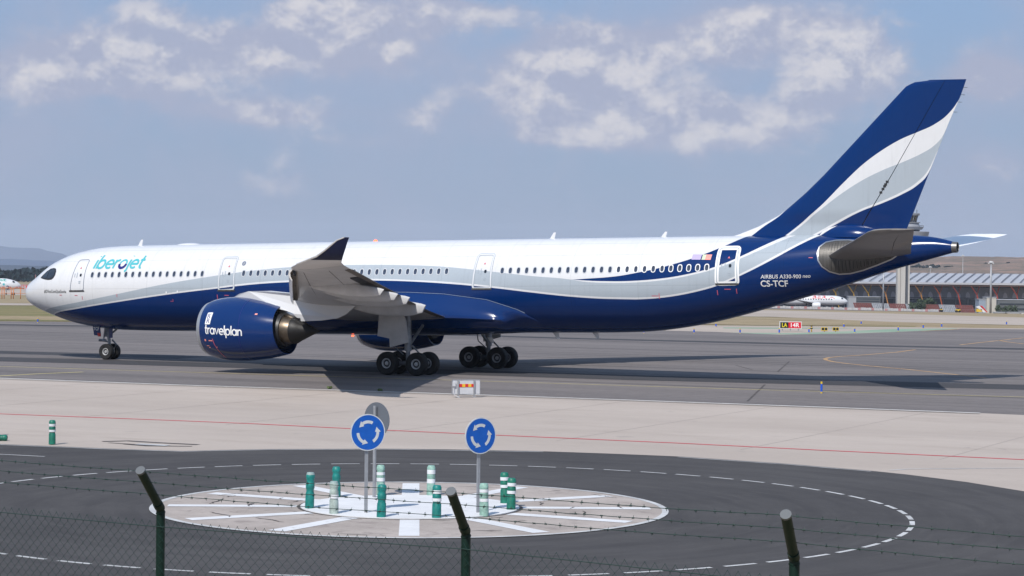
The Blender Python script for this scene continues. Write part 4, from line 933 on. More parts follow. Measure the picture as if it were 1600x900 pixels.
# ------------------------------------------------------------------ signs on the island
m_galv = M('galvanised steel', (.36, .37, .39), .5, .5, var=.15, ns=3)
m_sback = M('sign back', (.14, .155, .18), .5, .3)
m_sblue = M('sign blue', (.003, .09, .42), .45, var=.08, ns=5); m_swhite = M('sign white', (.55, .57, .58), .5, var=.08, ns=6)
SS = 1.11
def round_sign(base, zc_, face, label, back=False, post=.0, rz=0.):
    root = empty('traffic_sign', (base[0], base[1], .02), label, 'road sign', 'round signs on the roundabout island')
    o = np.array([base[0], base[1], 0.]); f = np.array([math.cos(face), math.sin(face), 0]); sx = np.array([-f[1], f[0], 0.]); up = np.array([0, 0, 1.]); c = o+f*.07+up*zc_
    top = zc_+.38
    b = MB(); b.box((base[0], base[1], top/2+.02), (.085, .05, top), 0, face+math.pi/2); b.build('pole', m_galv, root)
    def rd(r0, r1, d, mi=0, n=48):
        vs = []
        for i in range(n+1):
            a = 2*math.pi*i/n
            for r_ in (r0, r1): vs.append(c+f*d+sx*r_*SS*math.cos(a)+up*r_*SS*math.sin(a))
        return vs, [(2*i, 2*i+1, 2*i+3, 2*i+2) for i in range(n)]
    b = MB(); 
    for d in (0, .02): vs, fs = rd(.001, .45, d); b.add(vs, fs)
    vs, _ = rd(.45, .45, 0); n = 48
    b.add([c+f*d+sx*.5*math.cos(2*math.pi*i/n)+up*.5*math.sin(2*math.pi*i/n) for i in range(n) for d in (0, .02)], [(2*i, 2*i+1, (2*i+3) % (2*n), (2*i+2) % (2*n)) for i in range(n)])
    pl = b.build('sign_plate', m_swhite if not back else m_sback, root)
    b = MB(); vs, fs = rd(.001, .425, .023); b.add(vs, fs); b.build('blue_disc', m_sblue, pl)
    b = MB()
    for k_ in range(3):
        a0 = R(62+120*k_); a1 = R(62+120*k_+62); vs = []; n = 10
        for i in range(n+1):
            a = a0+(a1-a0)*i/n
            for r_ in (.222, .295): vs.append(c+f*.026-sx*(-1 if False else 1)*0+sx*r_*SS*math.cos(a)+up*r_*SS*math.sin(a))
        b.add(vs, [(2*i, 2*i+1, 2*i+3, 2*i+2) for i in range(n)])
        tip = a1+R(27); P = [(.185, a1-.02), (.335, a1-.02), (.26, tip)]
        b.add([c+f*.026+sx*r_*SS*math.cos(a)+up*r_*SS*math.sin(a) for r_, a in P], [(0, 1, 2)])
    b.build('arrow_ring', m_swhite, pl)
    return root
camdir = math.atan2(CAM[1]+70, CAM[0]-67)
round_sign((66.61, -71.14), 2.22, camdir+.38, 'blue roundabout sign on the left pole, one dark disc seen behind it')
round_sign((69.21, -69.54), 2.14, camdir+.55, 'blue roundabout sign standing alone, right of the other sign poles')
_b = at(584.5, 779)
rs = round_sign((_b[0], _b[1]), 2.28, camdir+math.pi-.75, 'round sign seen from its grey back, behind the left roundabout sign', True)

# ------------------------------------------------------------------ bollards
m_bg = M('bollard green', (.006, .15, .10), .5, var=.3, ns=7); m_bt = M('bollard teal', (.004, .18, .16), .5, var=.3, ns=7); m_bp = M('faded bollard', (.24, .40, .34), .6, var=.35, ns=7); m_band = M('reflective band', (.66, .68, .70), .4, var=.1, ns=6)
m_bgp = M('grey green bollard', (.33, .40, .37), .6, var=.3, ns=7); m_capg = M('weathered cap', (.25, .33, .32), .6)
def bollard(base, mt, bands, label, lying=None, h=.88, group='flexible bollards around the island', cap=None):
    root = empty('bollard', (base[0], base[1], .0), label, 'bollard', group)
    prof = [(.0, .115), (.02, .115), (.36, .11), (.40, .095), (.46, .095), (.49, .11), (.60, .11), (.63, .095), (.69, .095), (.72, .11), (.80, .11), (.815, .10), (.84, .095), (.855, .08), (.86, .04)]
    prof = [(z*h/.86, r_*1.1) for z, r_ in prof]; bands = [(a*h/.86, c_*h/.86) for a, c_ in bands]
    def tr(x, y, z):
        if lying is None: return (base[0]+x, base[1]+y, .02+z)
        return (base[0]+z*math.cos(lying)-y*math.sin(lying), base[1]+z*math.sin(lying)+y*math.cos(lying), .115+x)
    def rv(pr, n=22):
        return [[tr(r_*math.cos(a), r_*math.sin(a), z) for a in np.arange(n)*2*math.pi/n] for z, r_ in pr]
    b = MB(); b.loft(rv(prof), 0, True); b.build('bollard_body', mt, root)
    for (z0, z1) in bands:
        b = MB(); b.loft(rv([(z0, .124), (z1, .124)]), 0, False); b.build('reflective_band', m_band, root)
    if lying is None: root.rotation_euler = (rng.uniform(-.025, .025), rng.uniform(-.025, .025), 0)
    if cap: b = MB(); b.loft(rv([(h-.06, .115), (h-.02, .108), (h+.004, .09), (h+.006, .01)]), 0, False); b.build('cap', cap, root)
    return root
std = [(.44, .52), (.64, .73)]
BO = [(64.74, -70.99, m_bt, [], 'leftmost bollard on the white centre, dark teal with a pale cap', m_capg), (63.83, -67.97, m_bt, [], 'plain dark teal bollard at the back left of the white centre', None),
      (66.00, -71.81, m_bgp, [(.42, .52)], 'faded grey green bollard standing left of the left sign pole', m_capg), (64.65, -66.82, m_bp, [(.40, .50), (.58, .66)], 'faded banded bollard right behind the sign seen from its back', None),
      (67.49, -71.86, m_bt, [], 'plain dark teal bollard just right of the left sign poles', None), (65.94, -66.13, m_bp, [(.36, .48), (.62, .74)], 'faded banded bollard at the far edge, alone between the two signs', None),
      (68.82, -71.22, m_bt, std, 'teal bollard with two white bands, nearest between the signs', None), (69.67, -70.08, m_bp, [(.38, .46), (.62, .70)], 'pale worn bollard just right of the right sign pole', None),
      (68.75, -66.95, m_bg, std, 'darker green banded bollard, rear one of the right hand pair', None), (69.63, -68.35, m_bg, std, 'green bollard with white bands, front one of the right hand pair', None)]
for i, (x, y, mt, bands, lab, cap) in enumerate(BO): bollard((x, y), mt, bands, lab, cap=cap, h=1.0 if i == 0 else .89)
bollard((45.64, -57.38), m_bg, std, 'green bollard with white bands standing alone at the apron edge', group='bollards at the apron edge')
bollard((41.35, -55.41), m_bgp, [(.30, .42), (.58, .7)], 'grey green bollard at the left edge behind a toppled one', group='bollards at the apron edge')
bollard((42.45, -57.3), m_bg, [(.30, .42)], 'toppled green bollard lying on its side at the left', lying=.43, group='bollards at the apron edge')

# ------------------------------------------------------------------ sign board seen from the back
bx = at(728, 621); fz = camdir+.28
root = empty('taxiway_sign', (bx[0], bx[1], 0), 'pale grey sign board seen from its back with a red and yellow strip', 'airfield sign')
f = np.array([math.cos(fz), math.sin(fz), 0]); sx = np.array([-f[1], f[0], 0]); rzb = math.atan2(sx[1], sx[0])
def lb(b, x, d, z, w_, dp, h_, mi=0): q = bx+sx*x+f*d; b.box((q[0], q[1], z), (w_, dp, h_), mi, rzb)
m_board = M('board back', (.52, .53, .56), .45, var=.05, ns=2)
b = MB(); lb(b, 0, 0, .52, 1.42, .08, .72); pnl = b.build('sign_panel', m_board, root)
b = MB(); 
for z in (.875, .165): lb(b, 0, .0, z, 1.46, .1, .03)
for x in (-.72, .72): lb(b, x, 0, .52, .03, .1, .74)
b.build('panel_frame', m_galv, pnl)
for i in range(5): b = MB(); lb(b, -.30+.16*i, .052, .60, .158, .02, .15); b.build('coloured_strip', m_red if i % 2 == 0 else m_yel, pnl)
for x in (-.44, .40):
    b = MB(); lb(b, x, .09, .46, .06, .06, .86); lb(b, x, .05, .02, .2, .2, .04); b.build('post', m_galv, root)
b = MB(); lb(b, -.66, .09, .68, .14, .1, .22); q = bx+sx*-.66+f*.1
b.tube([(q[0], q[1], .57), (q[0], q[1], .3), (q[0]+.05, q[1], .12), (q[0]+.3, q[1], .03)], .012, 6); b.build('junction_box', m_board, root)

# ------------------------------------------------------------------ small airfield markers
m_mkb = M('marker blue', (.01, .09, .55), .4); m_mky = M('marker yellow', (.62, .42, .03), .45)
mk = None
for i, (u, v, h, lab) in enumerate([(1283.5, 614.5, .62, 'nearest blue and yellow edge marker, beside the yellow taxiway line'), (1217.5, 521, .5, None), (1264, 520.6, .5, None), (1335.4, 519.8, .5, None), (1403.4, 517.6, .5, None),
                      (1442.5, 513.6, .5, None), (1471.3, 511.8, .5, None), (1572.7, 508, .5, None), (1318.5, 511.8, .45, None), (1345.6, 507, .45, None), (1084.4, 520.6, .45, None), (1156.3, 520.8, .45, None), (1118.7, 511, .45, None), (1006, 520.5, .4, None), (59, 504, .45, None)]):
    P = at(u, v); r_ = .055 if h > .6 else .07
    labs = {1217.5: 'blue marker standing just under the left end of the LA 14R sign', 1264: 'blue marker beside the black and yellow light post', 1335.4: 'blue marker right of the two yellow guard lights, on green paint', 1403.4: 'blue marker in the middle of the green painted strip',
            1442.5: 'blue marker on the green strip, second from its right end', 1471.3: 'blue marker at the right end of the green strip', 1572.7: 'rightmost blue marker at the far taxiway edge', 1318.5: 'blue marker behind the guard lights', 1345.6: 'farthest blue marker, on the dry grass edge',
            1084.4: 'blue marker under the tail end of the belly, left of its twin', 1156.3: 'blue marker just left of the LA 14R sign', 1118.7: 'small blue marker close to the rising rear belly', 1006: 'blue marker almost touching the belly line', 59: 'blue marker on the grass edge below the nose'}
    root = empty('edge_marker', P, lab or labs[u], 'edge marker', 'blue edge markers along the taxiway')
    for (z0, z1, mt, nm) in ((0, .14*h, m_mky, 'marker_base'), (.14*h, .8*h, m_mkb, 'marker_post'), (.8*h, h, m_mky, 'marker_top')):
        b = MB(); b.tube([(P[0], P[1], P[2]+z0), (P[0], P[1], P[2]+z1)], r_, 10); b.build(nm, mt, root)
# LA 14R sign
m_signr = M('sign red', (.58, .01, .03), .4); m_signk = M('sign black', (.012, .012, .012), .4); m_frame = M('sign frame', (.62, .62, .60), .5); m_sy = M('sign yellow', (.80, .65, .02), .4)
P0 = at(1235, 517.5); D0 = DL(*P0[:2])[0]; pw = D0/FPX
fz = camdir+.02; f = np.array([FH[0], FH[1], 0])*-1; sx = np.array([RH[0], RH[1], 0]); rzb = math.atan2(sx[1], sx[0])
root = empty('runway_sign', P0, 'black and red LA 14R airfield sign facing the camera', 'airfield sign')
def lb2(b, c0_, x, d, z, w_, dp, h_, mi=0): q = c0_+sx*x+f*d; b.box((q[0], q[1], c0_[2]+z), (w_, dp, h_), mi, rzb)
Wd, Hd = 34.5*pw, 11.2*pw; zc_ = .25+Hd/2
b = MB(); lb2(b, P0, 0, 0, zc_, Wd, .25, Hd); b.build('sign_frame', m_frame, root)
xs = -Wd/2+.06; wk = (Wd-.12)*.40
b = MB(); lb2(b, P0, xs+wk/2, .13, zc_, wk, .02, Hd-.12); b.build('black_panel', m_signk, root)
b = MB(); lb2(b, P0, xs+wk+(Wd-.12-wk)/2, .13, zc_, Wd-.12-wk, .02, Hd-.12); b.build('red_panel', m_signr, root)
def flat_text(txt, c0_, x, z, w_, h_, d, mt, parent, bold=.01, name='lettering'):
    v, fc = font_mesh(txt, bold); v = v/v.max(0)*np.array([w_, h_]); b = MB()
    b.add([tuple(c0_+sx*(x+a)+f*d+np.array([0, 0, z+q])) for a, q in v], fc); return b.build(name, mt, parent)
flat_text('LA', P0, xs+wk*.22, zc_-.30*Hd+.02, wk*.6, Hd*.58, .15, m_sy, root)
flat_text('14R', P0, xs+wk+(Wd-wk)*.17, zc_-.30*Hd+.02, (Wd-wk)*.62, Hd*.58, .15, m_textw, root, .015)
for x in (-.8, 0, .8):
    b = MB(); lb2(b, P0, x, 0, .13, .08, .08, .28); b.build('leg', m_galv, root)
# guard lights
P = at(1268, 518.5); D0 = DL(*P[:2])[0]; h = 11*D0/FPX
root = empty('light_post', P, 'slim post light with stacked black and yellow heads beside the LA 14R sign', 'airfield light')
b = MB(); b.tube([(P[0], P[1], P[2]), (P[0], P[1], P[2]+h*.95)], .06, 8); b.build('post', m_mky, root)
for z in (.5, .85): b = MB(); b.box((P[0], P[1], P[2]+h*z), (.22, .2, h*.15)); b.build('lamp_head', m_signk, root)
for u, lab in ((1288, 'left one of the two low black and yellow guard lights'), (1305.7, 'right one of the two low black and yellow guard lights')):
    P = at(u, 518.3); root = empty('guard_light', P, lab, 'airfield light', 'twin guard lights by the holding position')
    h = 7.*DL(*P[:2])[0]/FPX
    b = MB(); b.tube([P, P+np.array([0, 0, h*.6])], .05, 8); b.build('post', m_mky, root)
    b = MB(); lb2(b, P, 0, 0, h*.6, .62, .2, .34); b.build('housing', m_mky, root)
    for x in (-.15, .15):
        b = MB(); lb2(b, P, x, .11, h*.62, .24, .02, .24); b.build('lamp', m_signk, root)

# ------------------------------------------------------------------ boundary fence
m_fg = M('fence green', (.0015, .016, .011), .5, spec=.3); m_fcap = M('post cap', (.10, .11, .12), .5); m_wire = M('green wire', (.006, .032, .026), .55)
fence = empty('chain_link_fence', (90.98, -112.83, 3.3), 'dark green chain link fence with cranked posts and three barbed wire strands', 'fence')
posts = [(84.1, -112.4, 5.30), (86.4, -112.6, 5.30), (88.69, -112.83, 5.29), (90.98, -112.83, 5.276), (93.28, -113.26, 5.31), (95.6, -113.65, 5.31), (97.9, -114.0, 5.31)]
arm = np.array([.055, -.315, .275]); 
for i, (x, y, z) in enumerate(posts):
    b = MB(); b.tube([(x, y, 3.1), (x, y, z-.02)], .030, 16); b.tube([(x, y, z-.035), (x+arm[0]*.04, y+arm[1]*.04, z+.0), (x+arm[0]*.16, y+arm[1]*.16, z+arm[2]*.12)], .0335, 16)
    b.tube([(x, y, z-.01), (x+arm[0], y+arm[1], z+arm[2])], .030, 16); po = b.build('fence_post', m_fg, fence, (x, y, 3.1))
    b = MB(); a = np.array([x, y, z])+arm; n_ = arm/np.linalg.norm(arm); b.tube([a-n_*.012, a+n_*.004], .0325, 16); b.build('post_cap', m_fcap, po, (x, y, 3.1))
def along(k_, t_): # wire path: list of points over all posts with sag
    pts = []
    for i in range(len(posts)-1):
        a = np.array(posts[i])+arm*k_; c_ = np.array(posts[i+1])+arm*k_
        for q in np.linspace(0, 1, 14, endpoint=False):
            p = a+(c_-a)*q; p[2] -= .10*q*(1-q)*t_; pts.append(p)
    pts.append(np.array(posts[-1])+arm*k_); return pts
for k_, sg in ((.98, .25), (.68, .2), (.36, .3)):
    pts = along(k_, sg); rr_ = random.Random(int(k_*100)); pts = [p+np.array([0, 0, rr_.uniform(-.002, .002)]) for p in pts]
    b = MB(); b.tube(pts, .0022, 5, cap=False)
    tot = len(pts)
    for i in range(len(pts)-1):
        for q in (rr_.uniform(.2, .4), rr_.uniform(.75, .9)) if i % 2 else (rr_.uniform(.4, .6),):
            p = pts[i]+(pts[i+1]-pts[i])*q
            for kk in range(4):
                a = rr_.uniform(0, 6.28); d = np.array([rr_.uniform(-.35, .35), math.cos(a), math.sin(a)])*.016
                b.tube([p-d*.2, p+d], [.0022, .0010], 3)
            b.tube([p-np.array([.008, 0, 0]), p+np.array([.008, 0, 0])], .0042, 5)
    b.build('barbed_wire', m_wire, fence)
# mesh
b = MB(); px_ = .070
for i in range(len(posts)-1):
    a = np.array(posts[i]); c_ = np.array(posts[i+1]); L = np.linalg.norm((c_-a)[:2]); nn = int(round(L/(px_))); dx = (c_-a)/nn; top = 5.185; rows = 18; dz = .070
    for k_ in range(nn):
        for par in (0, 1):
            pts = []
            for r_ in range(rows*2+1):
                s_ = (r_ % 2); off_ = .5*s_ if par == 0 else 1-.5*s_
                p = a+dx*(k_+off_); yy = (.004 if (r_+par) % 2 else -.004); pts.append((p[0], p[1]+yy-.03, top+.02*(0 if r_ else 1)-dz*.5*r_))
            if par == 0: b.tube(pts, .0016, 3, cap=False, smooth=False)
            else: b.tube(pts, .0016, 3, cap=False, smooth=False)
b.build('wire_mesh', m_wire, fence)
b = MB(); b.tube([np.array([p[0], p[1]-.035, 5.165]) for p in posts], .0028, 5); b.tube([np.array([p[0], p[1]-.035, 4.6]) for p in posts], .0028, 5); b.build('tension_wire', m_wire, fence)

# ------------------------------------------------------------------ far scenery
m_tleaf = M('far foliage', (.045, .07, .035), .8, var=.4, ns=.8); m_trunk = M('bark', (.12, .09, .07), .8)
def clump(b, c, r_, n, mi=0, leaf=.5, flat=.8):
    for _ in range(n):
        d = rng.normal(size=3); d /= np.linalg.norm(d); q = np.array(c)+d*r_*np.array([1, 1, flat])*rng.uniform(.45, 1.05)
        e1 = rng.normal(size=3); e1 /= np.linalg.norm(e1); e2 = np.cross(d+rng.normal(size=3)*.5, e1); e2 /= np.linalg.norm(e2)+1e-9
        l = leaf*rng.uniform(.6, 1.3); b.add([q-e1*l, q+e2*l*.8, q+e1*l, q-e2*l*.8], [(0, 1, 2, 3)], mi)
def tree(u, D, h, wd, label, kind='tree', group='trees and shrubs by the terminal', n=260):
    P = atD(u, D); root = empty(kind, P, label, kind, group)
    b = MB(); b.tube([P, P+np.array([0, 0, h*.35]), P+np.array([.2, 0, h*.6])], [.03*h, .022*h, .01*h], 7)
    b.tube([P+np.array([0, 0, h*.3]), P+np.array([wd*.25, 0, h*.6])], .01*h, 5); b.tube([P+np.array([0, 0, h*.3]), P+np.array([-wd*.25, .3, h*.58])], .01*h, 5); b.build('trunk', m_trunk, root)
    b = MB()
    for k_ in range(9):
        a = rng.uniform(0, 6.28); q = P+np.array([math.cos(a)*wd*.28, math.sin(a)*wd*.28, h*rng.uniform(.35, .78)]); clump(b, q, wd*.24, n//9, leaf=max(.25, wd*.05), flat=.85)
    b.build('crown', m_tleaf, root)
# terminal -----------------------------------------------------------
DT = 1120.; m_roof = M('terminal roof', (.46, .46, .48), .45, .2, var=.06, ns=.2); m_gl2 = M('terminal glass', (.03, .038, .05), .25, var=.3, scale=(.3, .3, .5), ns=.4)
m_gpan = M('terminal grey panel', (.15, .16, .19), .6, var=.12, ns=.3); m_gpan2 = M('terminal pale oval', (.30, .31, .36), .6); m_soff = M('roof soffit', (.16, .09, .07), .7)
m_og = [M('yellow strut', (.50, .30, .05), .5), M('amber strut', (.50, .22, .05), .5), M('orange strut', (.46, .11, .04), .5), M('red orange strut', (.42, .06, .035), .5)]
def TP(s, d, z): # terminal frame: s along facade (m from u=1400), d depth
    D = DT+d-.02*s; L = (1400-800)/FPX*DT+s; x, y = XY(D, L); return (x, y, gz(DT, 200.)+z)
term = empty('airport_terminal', TP(0, 0, 0), 'long airport terminal with a wavy silver roof and orange Y struts', 'terminal building')
pm = DT/FPX  # metres per pixel
zroof = 61.5*pm-.8; zeave = 44.5*pm
# roof scallops
b = MB(); vs = []; fs = []; per = 14.6*pm; S = np.arange(-110, 190, per/10); Tt = np.linspace(0, 1, 9)
for s_ in S:
    for t_ in Tt:
        ph = ((s_-t_*40*pm)/per) % 1.0; wv = (math.sin(math.pi*ph**.8)**.7)*.45 if ph < 1 else 0
        vs.append(TP(s_, t_*34-4, zeave+(zroof-zeave)*t_**.9+wv*(.75+.25*(1-t_))))
nt_ = len(Tt)
for i in range(len(S)-1):
    for j in range(nt_-1): fs.append((i*nt_+j, (i+1)*nt_+j, (i+1)*nt_+j+1, i*nt_+j+1))
b.add(vs, fs, 0, True); b.build('roof', m_roof, term, autos=80)
def tbox(b, s0, s1, d0, d1, z0, z1, mi=0):
    vs = [TP(a, c_, z) for z in (z0, z1) for a, c_ in ((s0, d0), (s1, d0), (s1, d1), (s0, d1))]
    b.add(vs, [(3,2,1,0),(4,5,6,7),(0,1,5,4),(1,2,6,5),(2,3,7,6),(3,0,4,7)], mi)
m_seam = M('roof seam', (.13, .13, .15), .6)
for i in range(-24, 42):
    s0 = i*per; vs = []
    for t_ in Tt:
        for ds in (-.34, .34): vs.append(TP(s0+ds+t_*40*pm, t_*34-4.05, zeave+(zroof-zeave)*t_**.9+.62))
    b = MB().add(vs, [(2*k, 2*k+1, 2*k+3, 2*k+2) for k in range(len(Tt)-1)]); b.build('roof_seam', m_seam, term)
b = MB(); tbox(b, -110, 190, -4.2, -3.8, zeave-.5, zeave+.4); b.build('roof_edge', m_roof, term)
b = MB(); tbox(b, -110, 190, -3.6, 6, zeave-1.3, zeave-.55); b.build('soffit', m_soff, term)
b = MB(); tbox(b, -110, 190, 6.2, 30, 0, zeave-1.35); b.build('glass_wall', m_gl2, term)
b = MB(); tbox(b, -110, 190, 5.0, 6.1, 22*pm, 38*pm); b.build('grey_panel_wall', m_gpan, term)
for k_ in range(64):
    s_ = -105+k_*14.6*pm
    n = 12; P = [TP(s_+1.25*math.cos(a)*(1 if math.cos(a) > 0 else .75), 4.9, 22.5*pm+max(0, math.sin(a))*8.5*pm) for a in np.linspace(0, math.pi, n)]
    b = MB(); b.add(P, [tuple(range(n))]); b.build('oval_opening', m_gpan2, term)
b = MB(); tbox(b, -110, 190, 5.7, 6.15, 9.5*pm, 11*pm); tbox(b, -110, 190, 5.7, 6.15, 19.5*pm, 21*pm); tbox(b, -110, 190, 5.6, 6.15, 3*pm, 4*pm)
for s_ in np.arange(-108, 190, 6): tbox(b, s_, s_+.25, 5.75, 6.18, 0, 21*pm)
b.build('mullion_band', m_gpan, term)
ui = [(1306, 0), (1334, 0), (1357, 0), (1384, 1), (1410, 1), (1439, 1), (1468, 2), (1497, 3), (1526, 3), (1557, 3), (1588, 3), (1619, 3)]
for u, mi in ui:
    s_ = (u-1400)*pm; b = MB()
    j = TP(s_, 0, 27*pm); b.tube([j, TP(s_+6.5*pm, 1, 3*pm)], [.30, .26], 6); b.tube([j, TP(s_-8*pm, -2.5, 37*pm), TP(s_-12*pm, -3.3, 41.5*pm)], [.30, .26, .2], 6); b.tube([j, TP(s_+4*pm, 2, 36*pm), TP(s_+5.5*pm, 2.5, 40*pm)], .25, 6)
    b.build('strut', m_og[mi], term)
# jet bridges and annex blocks
m_ann = M('annex grey', (.30, .31, .33), .6, var=.08, ns=.3); m_annd = M('annex dark', (.10, .11, .12), .6, var=.1, ns=.3); m_annb = M('annex blue grey', (.24, .29, .36), .6); m_annc = M('annex cream', (.42, .40, .36), .7)
def fbox(name, u0, u1, v0, v1, D, dep, mt, label, cat, group=None, detail=None):
    P = atD((u0+u1)/2, D); root = empty(name, P, label, cat, group); w_ = (u1-u0)*D/FPX
    vb = CAM[2]-gz(D); z0 = CAM[2]-(v1-404-((u0+u1)/2-800)*.0108)*D/FPX-P[2]; z1 = CAM[2]-(v0-404-((u0+u1)/2-800)*.0108)*D/FPX-P[2]
    b = MB(); q = P+np.array([FH[0], FH[1], 0])*dep/2; z0 = 0 if z0 < 1.2 else z0
    b.box((q[0], q[1], P[2]+(z0+z1)/2), (w_, dep, z1-z0), 0, math.atan2(RH[1], RH[0])); o = b.build('wall', mt, root)
    b = MB(); b.box((q[0], q[1], P[2]+z1+.12), (w_+.4, dep+.4, .24), 0, math.atan2(RH[1], RH[0])); b.build('parapet', m_ann, root)
    if z0 > 1.2:
        for k_ in (-.35, .35): b = MB(); p = q+np.array([RH[0], RH[1], 0])*w_*k_; b.tube([(p[0], p[1], P[2]), (p[0], p[1], P[2]+z0)], .3, 8); b.build('leg', m_annd, root)
    if detail:
        b = MB(); p = P-np.array([FH[0], FH[1], 0])*.06
        for zz_ in (.35, .7): b.box((p[0], p[1], P[2]+z0+(z1-z0)*zz_), (w_*.92, .1, (z1-z0)*.12), 0, math.atan2(RH[1], RH[0]))
        b.build('window_strip', m_gl2, root)
    return root
fbox('jet_bridge', 1334, 1376, 464.5, 474.5, 1000, 6, m_annd, 'dark grey jet bridge leading away from the parked red lettered airliner', 'jet bridge', detail=1)
fbox('service_block', 1326, 1338, 464, 484, 985, 5, m_ann, 'grey block at the end of the jet bridge, right of the white airliner', 'building')
fbox('service_block', 1530, 1542, 468.5, 488, 960, 8, m_annb, 'blue grey block left of the cream one under the terminal', 'building', 'blocks in front of the terminal')
fbox('service_block', 1542, 1557, 465.5, 489, 958, 8, m_annc, 'cream block beside the lamp mast, in front of the terminal', 'building', 'blocks in front of the terminal')
fbox('service_block', 1559, 1640, 469.5, 489.5, 975, 12, m_annd, 'long dark grey annex at the right edge of the photo', 'building', 'blocks in front of the terminal', detail=1)
# blast fence panels
m_bfr = M('blast fence red', (.15, .045, .038), .7, var=.25, ns=1.2); m_bfw = M('blast fence white', (.27, .285, .31), .6, var=.2, ns=1.2)
bf = empty('blast_fence', atD(1430, 930), 'low slanted blast fence in alternating dull red and white panels', 'blast fence')
us_ = [(1337, 0), (1366, 1), (1393, 0), (1419, 1), (1446, 0), (1471, 1), (1497, 0), (1525, 1)]
for (ua, mi), (ub, _) in zip(us_[:-1], us_[1:]):
    Pa, Pb = atD(ua, 930+(1525-ua)*.2), atD(ub-.6, 930+(1525-ub)*.2); h = 11.5*930/FPX; bk = np.array([FH[0], FH[1], 0])*1.5; u3 = np.array([-1.4, 0, 0])*.6
    b = MB(); n = 9
    for k_ in range(n):
        a = Pa+(Pb-Pa)*k_/n; c_ = Pa+(Pb-Pa)*(k_+.82)/n; up_ = np.array([0, 0, h])
        b.add([a, c_, c_+up_+bk+u3, a+up_+bk+u3], [(0, 1, 2, 3)]); b.add([a+bk*.1, c_+bk*.1, c_+up_+bk*1.1+u3, a+up_+bk*1.1+u3], [(0, 1, 2, 3)])
    for q in (.15, .5, .85):
        b.add([Pa+np.array([0, 0, h*q])+(bk+u3)*q-bk*.04, Pb+np.array([0, 0, h*q])+(bk+u3)*q-bk*.04, Pb+np.array([0, 0, h*q+.18])+(bk+u3)*q-bk*.04, Pa+np.array([0, 0, h*q+.18])+(bk+u3)*q-bk*.04], [(0, 1, 2, 3)])
    b.build('fence_panel', m_bfr if mi == 0 else m_bfw, bf)
# low red/white barrier line
m_bw = M('barrier white', (.38, .37, .37), .6, var=.2, ns=1); m_bpk = M('barrier faded red', (.36, .17, .17), .6, var=.2, ns=1)
br = empty('barrier_row', atD(1300, 880), 'long low row of white and faded red plastic barriers before the terminal', 'barrier')
for i, u in enumerate(np.arange(1196, 1470, 4.2)):
    P = atD(u, 880); b = MB(); w_ = 4.0*880/FPX; hh = .75+.25*rng.rand()
    b.loft([[tuple(P+np.array([RH[0], RH[1], 0])*w_*k_+np.array([FH[0], FH[1], 0])*d*.3+np.array([0, 0, z])) for d, z in ((-1, 0), (1, 0), (.5, hh), (-.5, hh))] for k_ in (-.5, .5)], 0, True, False)
    if u < 1600: b.build('barrier_segment', m_bw if (i*7) % 5 else m_bpk, br)
# white containers right
for u0, u1, lab in ((1555, 1570.5, 'white container left of two at the far right'), (1575, 1595, 'long white container second from the left at far right'), (1596, 1625, 'white container cut by the right edge of the photo')):
    fbox('white_container', u0, u1, 489, 495, 800, 3, m_white, lab, 'container', 'white containers near the terminal')
# passenger stairs
P = atD(1533, 860); root = empty('passenger_stairs', P, 'white and red mobile passenger stairs parked near the cream block', 'passenger stairs')
k_ = 860/FPX; rx = np.array([RH[0], RH[1], 0]); ux = np.array([0, 0, 1.])
b = MB(); b.loft([[tuple(P+rx*x*k_+ux*z*k_+np.array([FH[0], FH[1], 0])*d) for x, z in ((-8, 9), (-3, 11), (8, 1), (3, 1))] for d in (-1, 1)], 0, True, False); b.build('stair_flight', m_white, root)
b = MB(); b.loft([[tuple(P+rx*x*k_+ux*z*k_+np.array([FH[0], FH[1], 0])*d) for x, z in ((-2, 11.2), (1, 11.2), (10, 1), (8.2, 1))] for d in (-1.1, 1.1)], 0, True, False); b.build('stair_side', m_red, root)
b = MB(); q = P-rx*3*k_; b.box((q[0], q[1], P[2]+.9), (2, 2, 1.1), 0, math.atan2(RH[1], RH[0])); b.tube([P-rx*5*k_, P-rx*5*k_+ux*9*k_], .12, 6); b.build('chassis', m_mky, root)
# parked cars / carts (tiny yellow vehicles)
for u, w_, lab in ((1497, 7, 'small yellow ground vehicle in front of the blast fence'), (1471, 3, 'tiny yellow cart by the blast fence')):
    P = atD(u, 850); k_ = 850/FPX; root = empty('service_vehicle', P, lab, 'vehicle', 'yellow ground vehicles')
    b = MB(); b.box((P[0], P[1], P[2]+.75), (w_*k_, 1.6, .7), 0, math.atan2(RH[1], RH[0])); b.build('body', m_mky, root)
    b = MB(); b.box((P[0], P[1], P[2]+1.3), (w_*k_*.4, 1.4, .5), 0, math.atan2(RH[1], RH[0])); b.build('cab', m_gl2, root)
    for s_ in (-.32, .32):
        q = P+rx*w_*k_*s_; b = MB(); b.tube([q+np.array([FH[0], FH[1], 0])*-.85+ux*.4, q+np.array([FH[0], FH[1], 0])*.85+ux*.4], .4, 10); b.build('wheel', m_tyre, root)
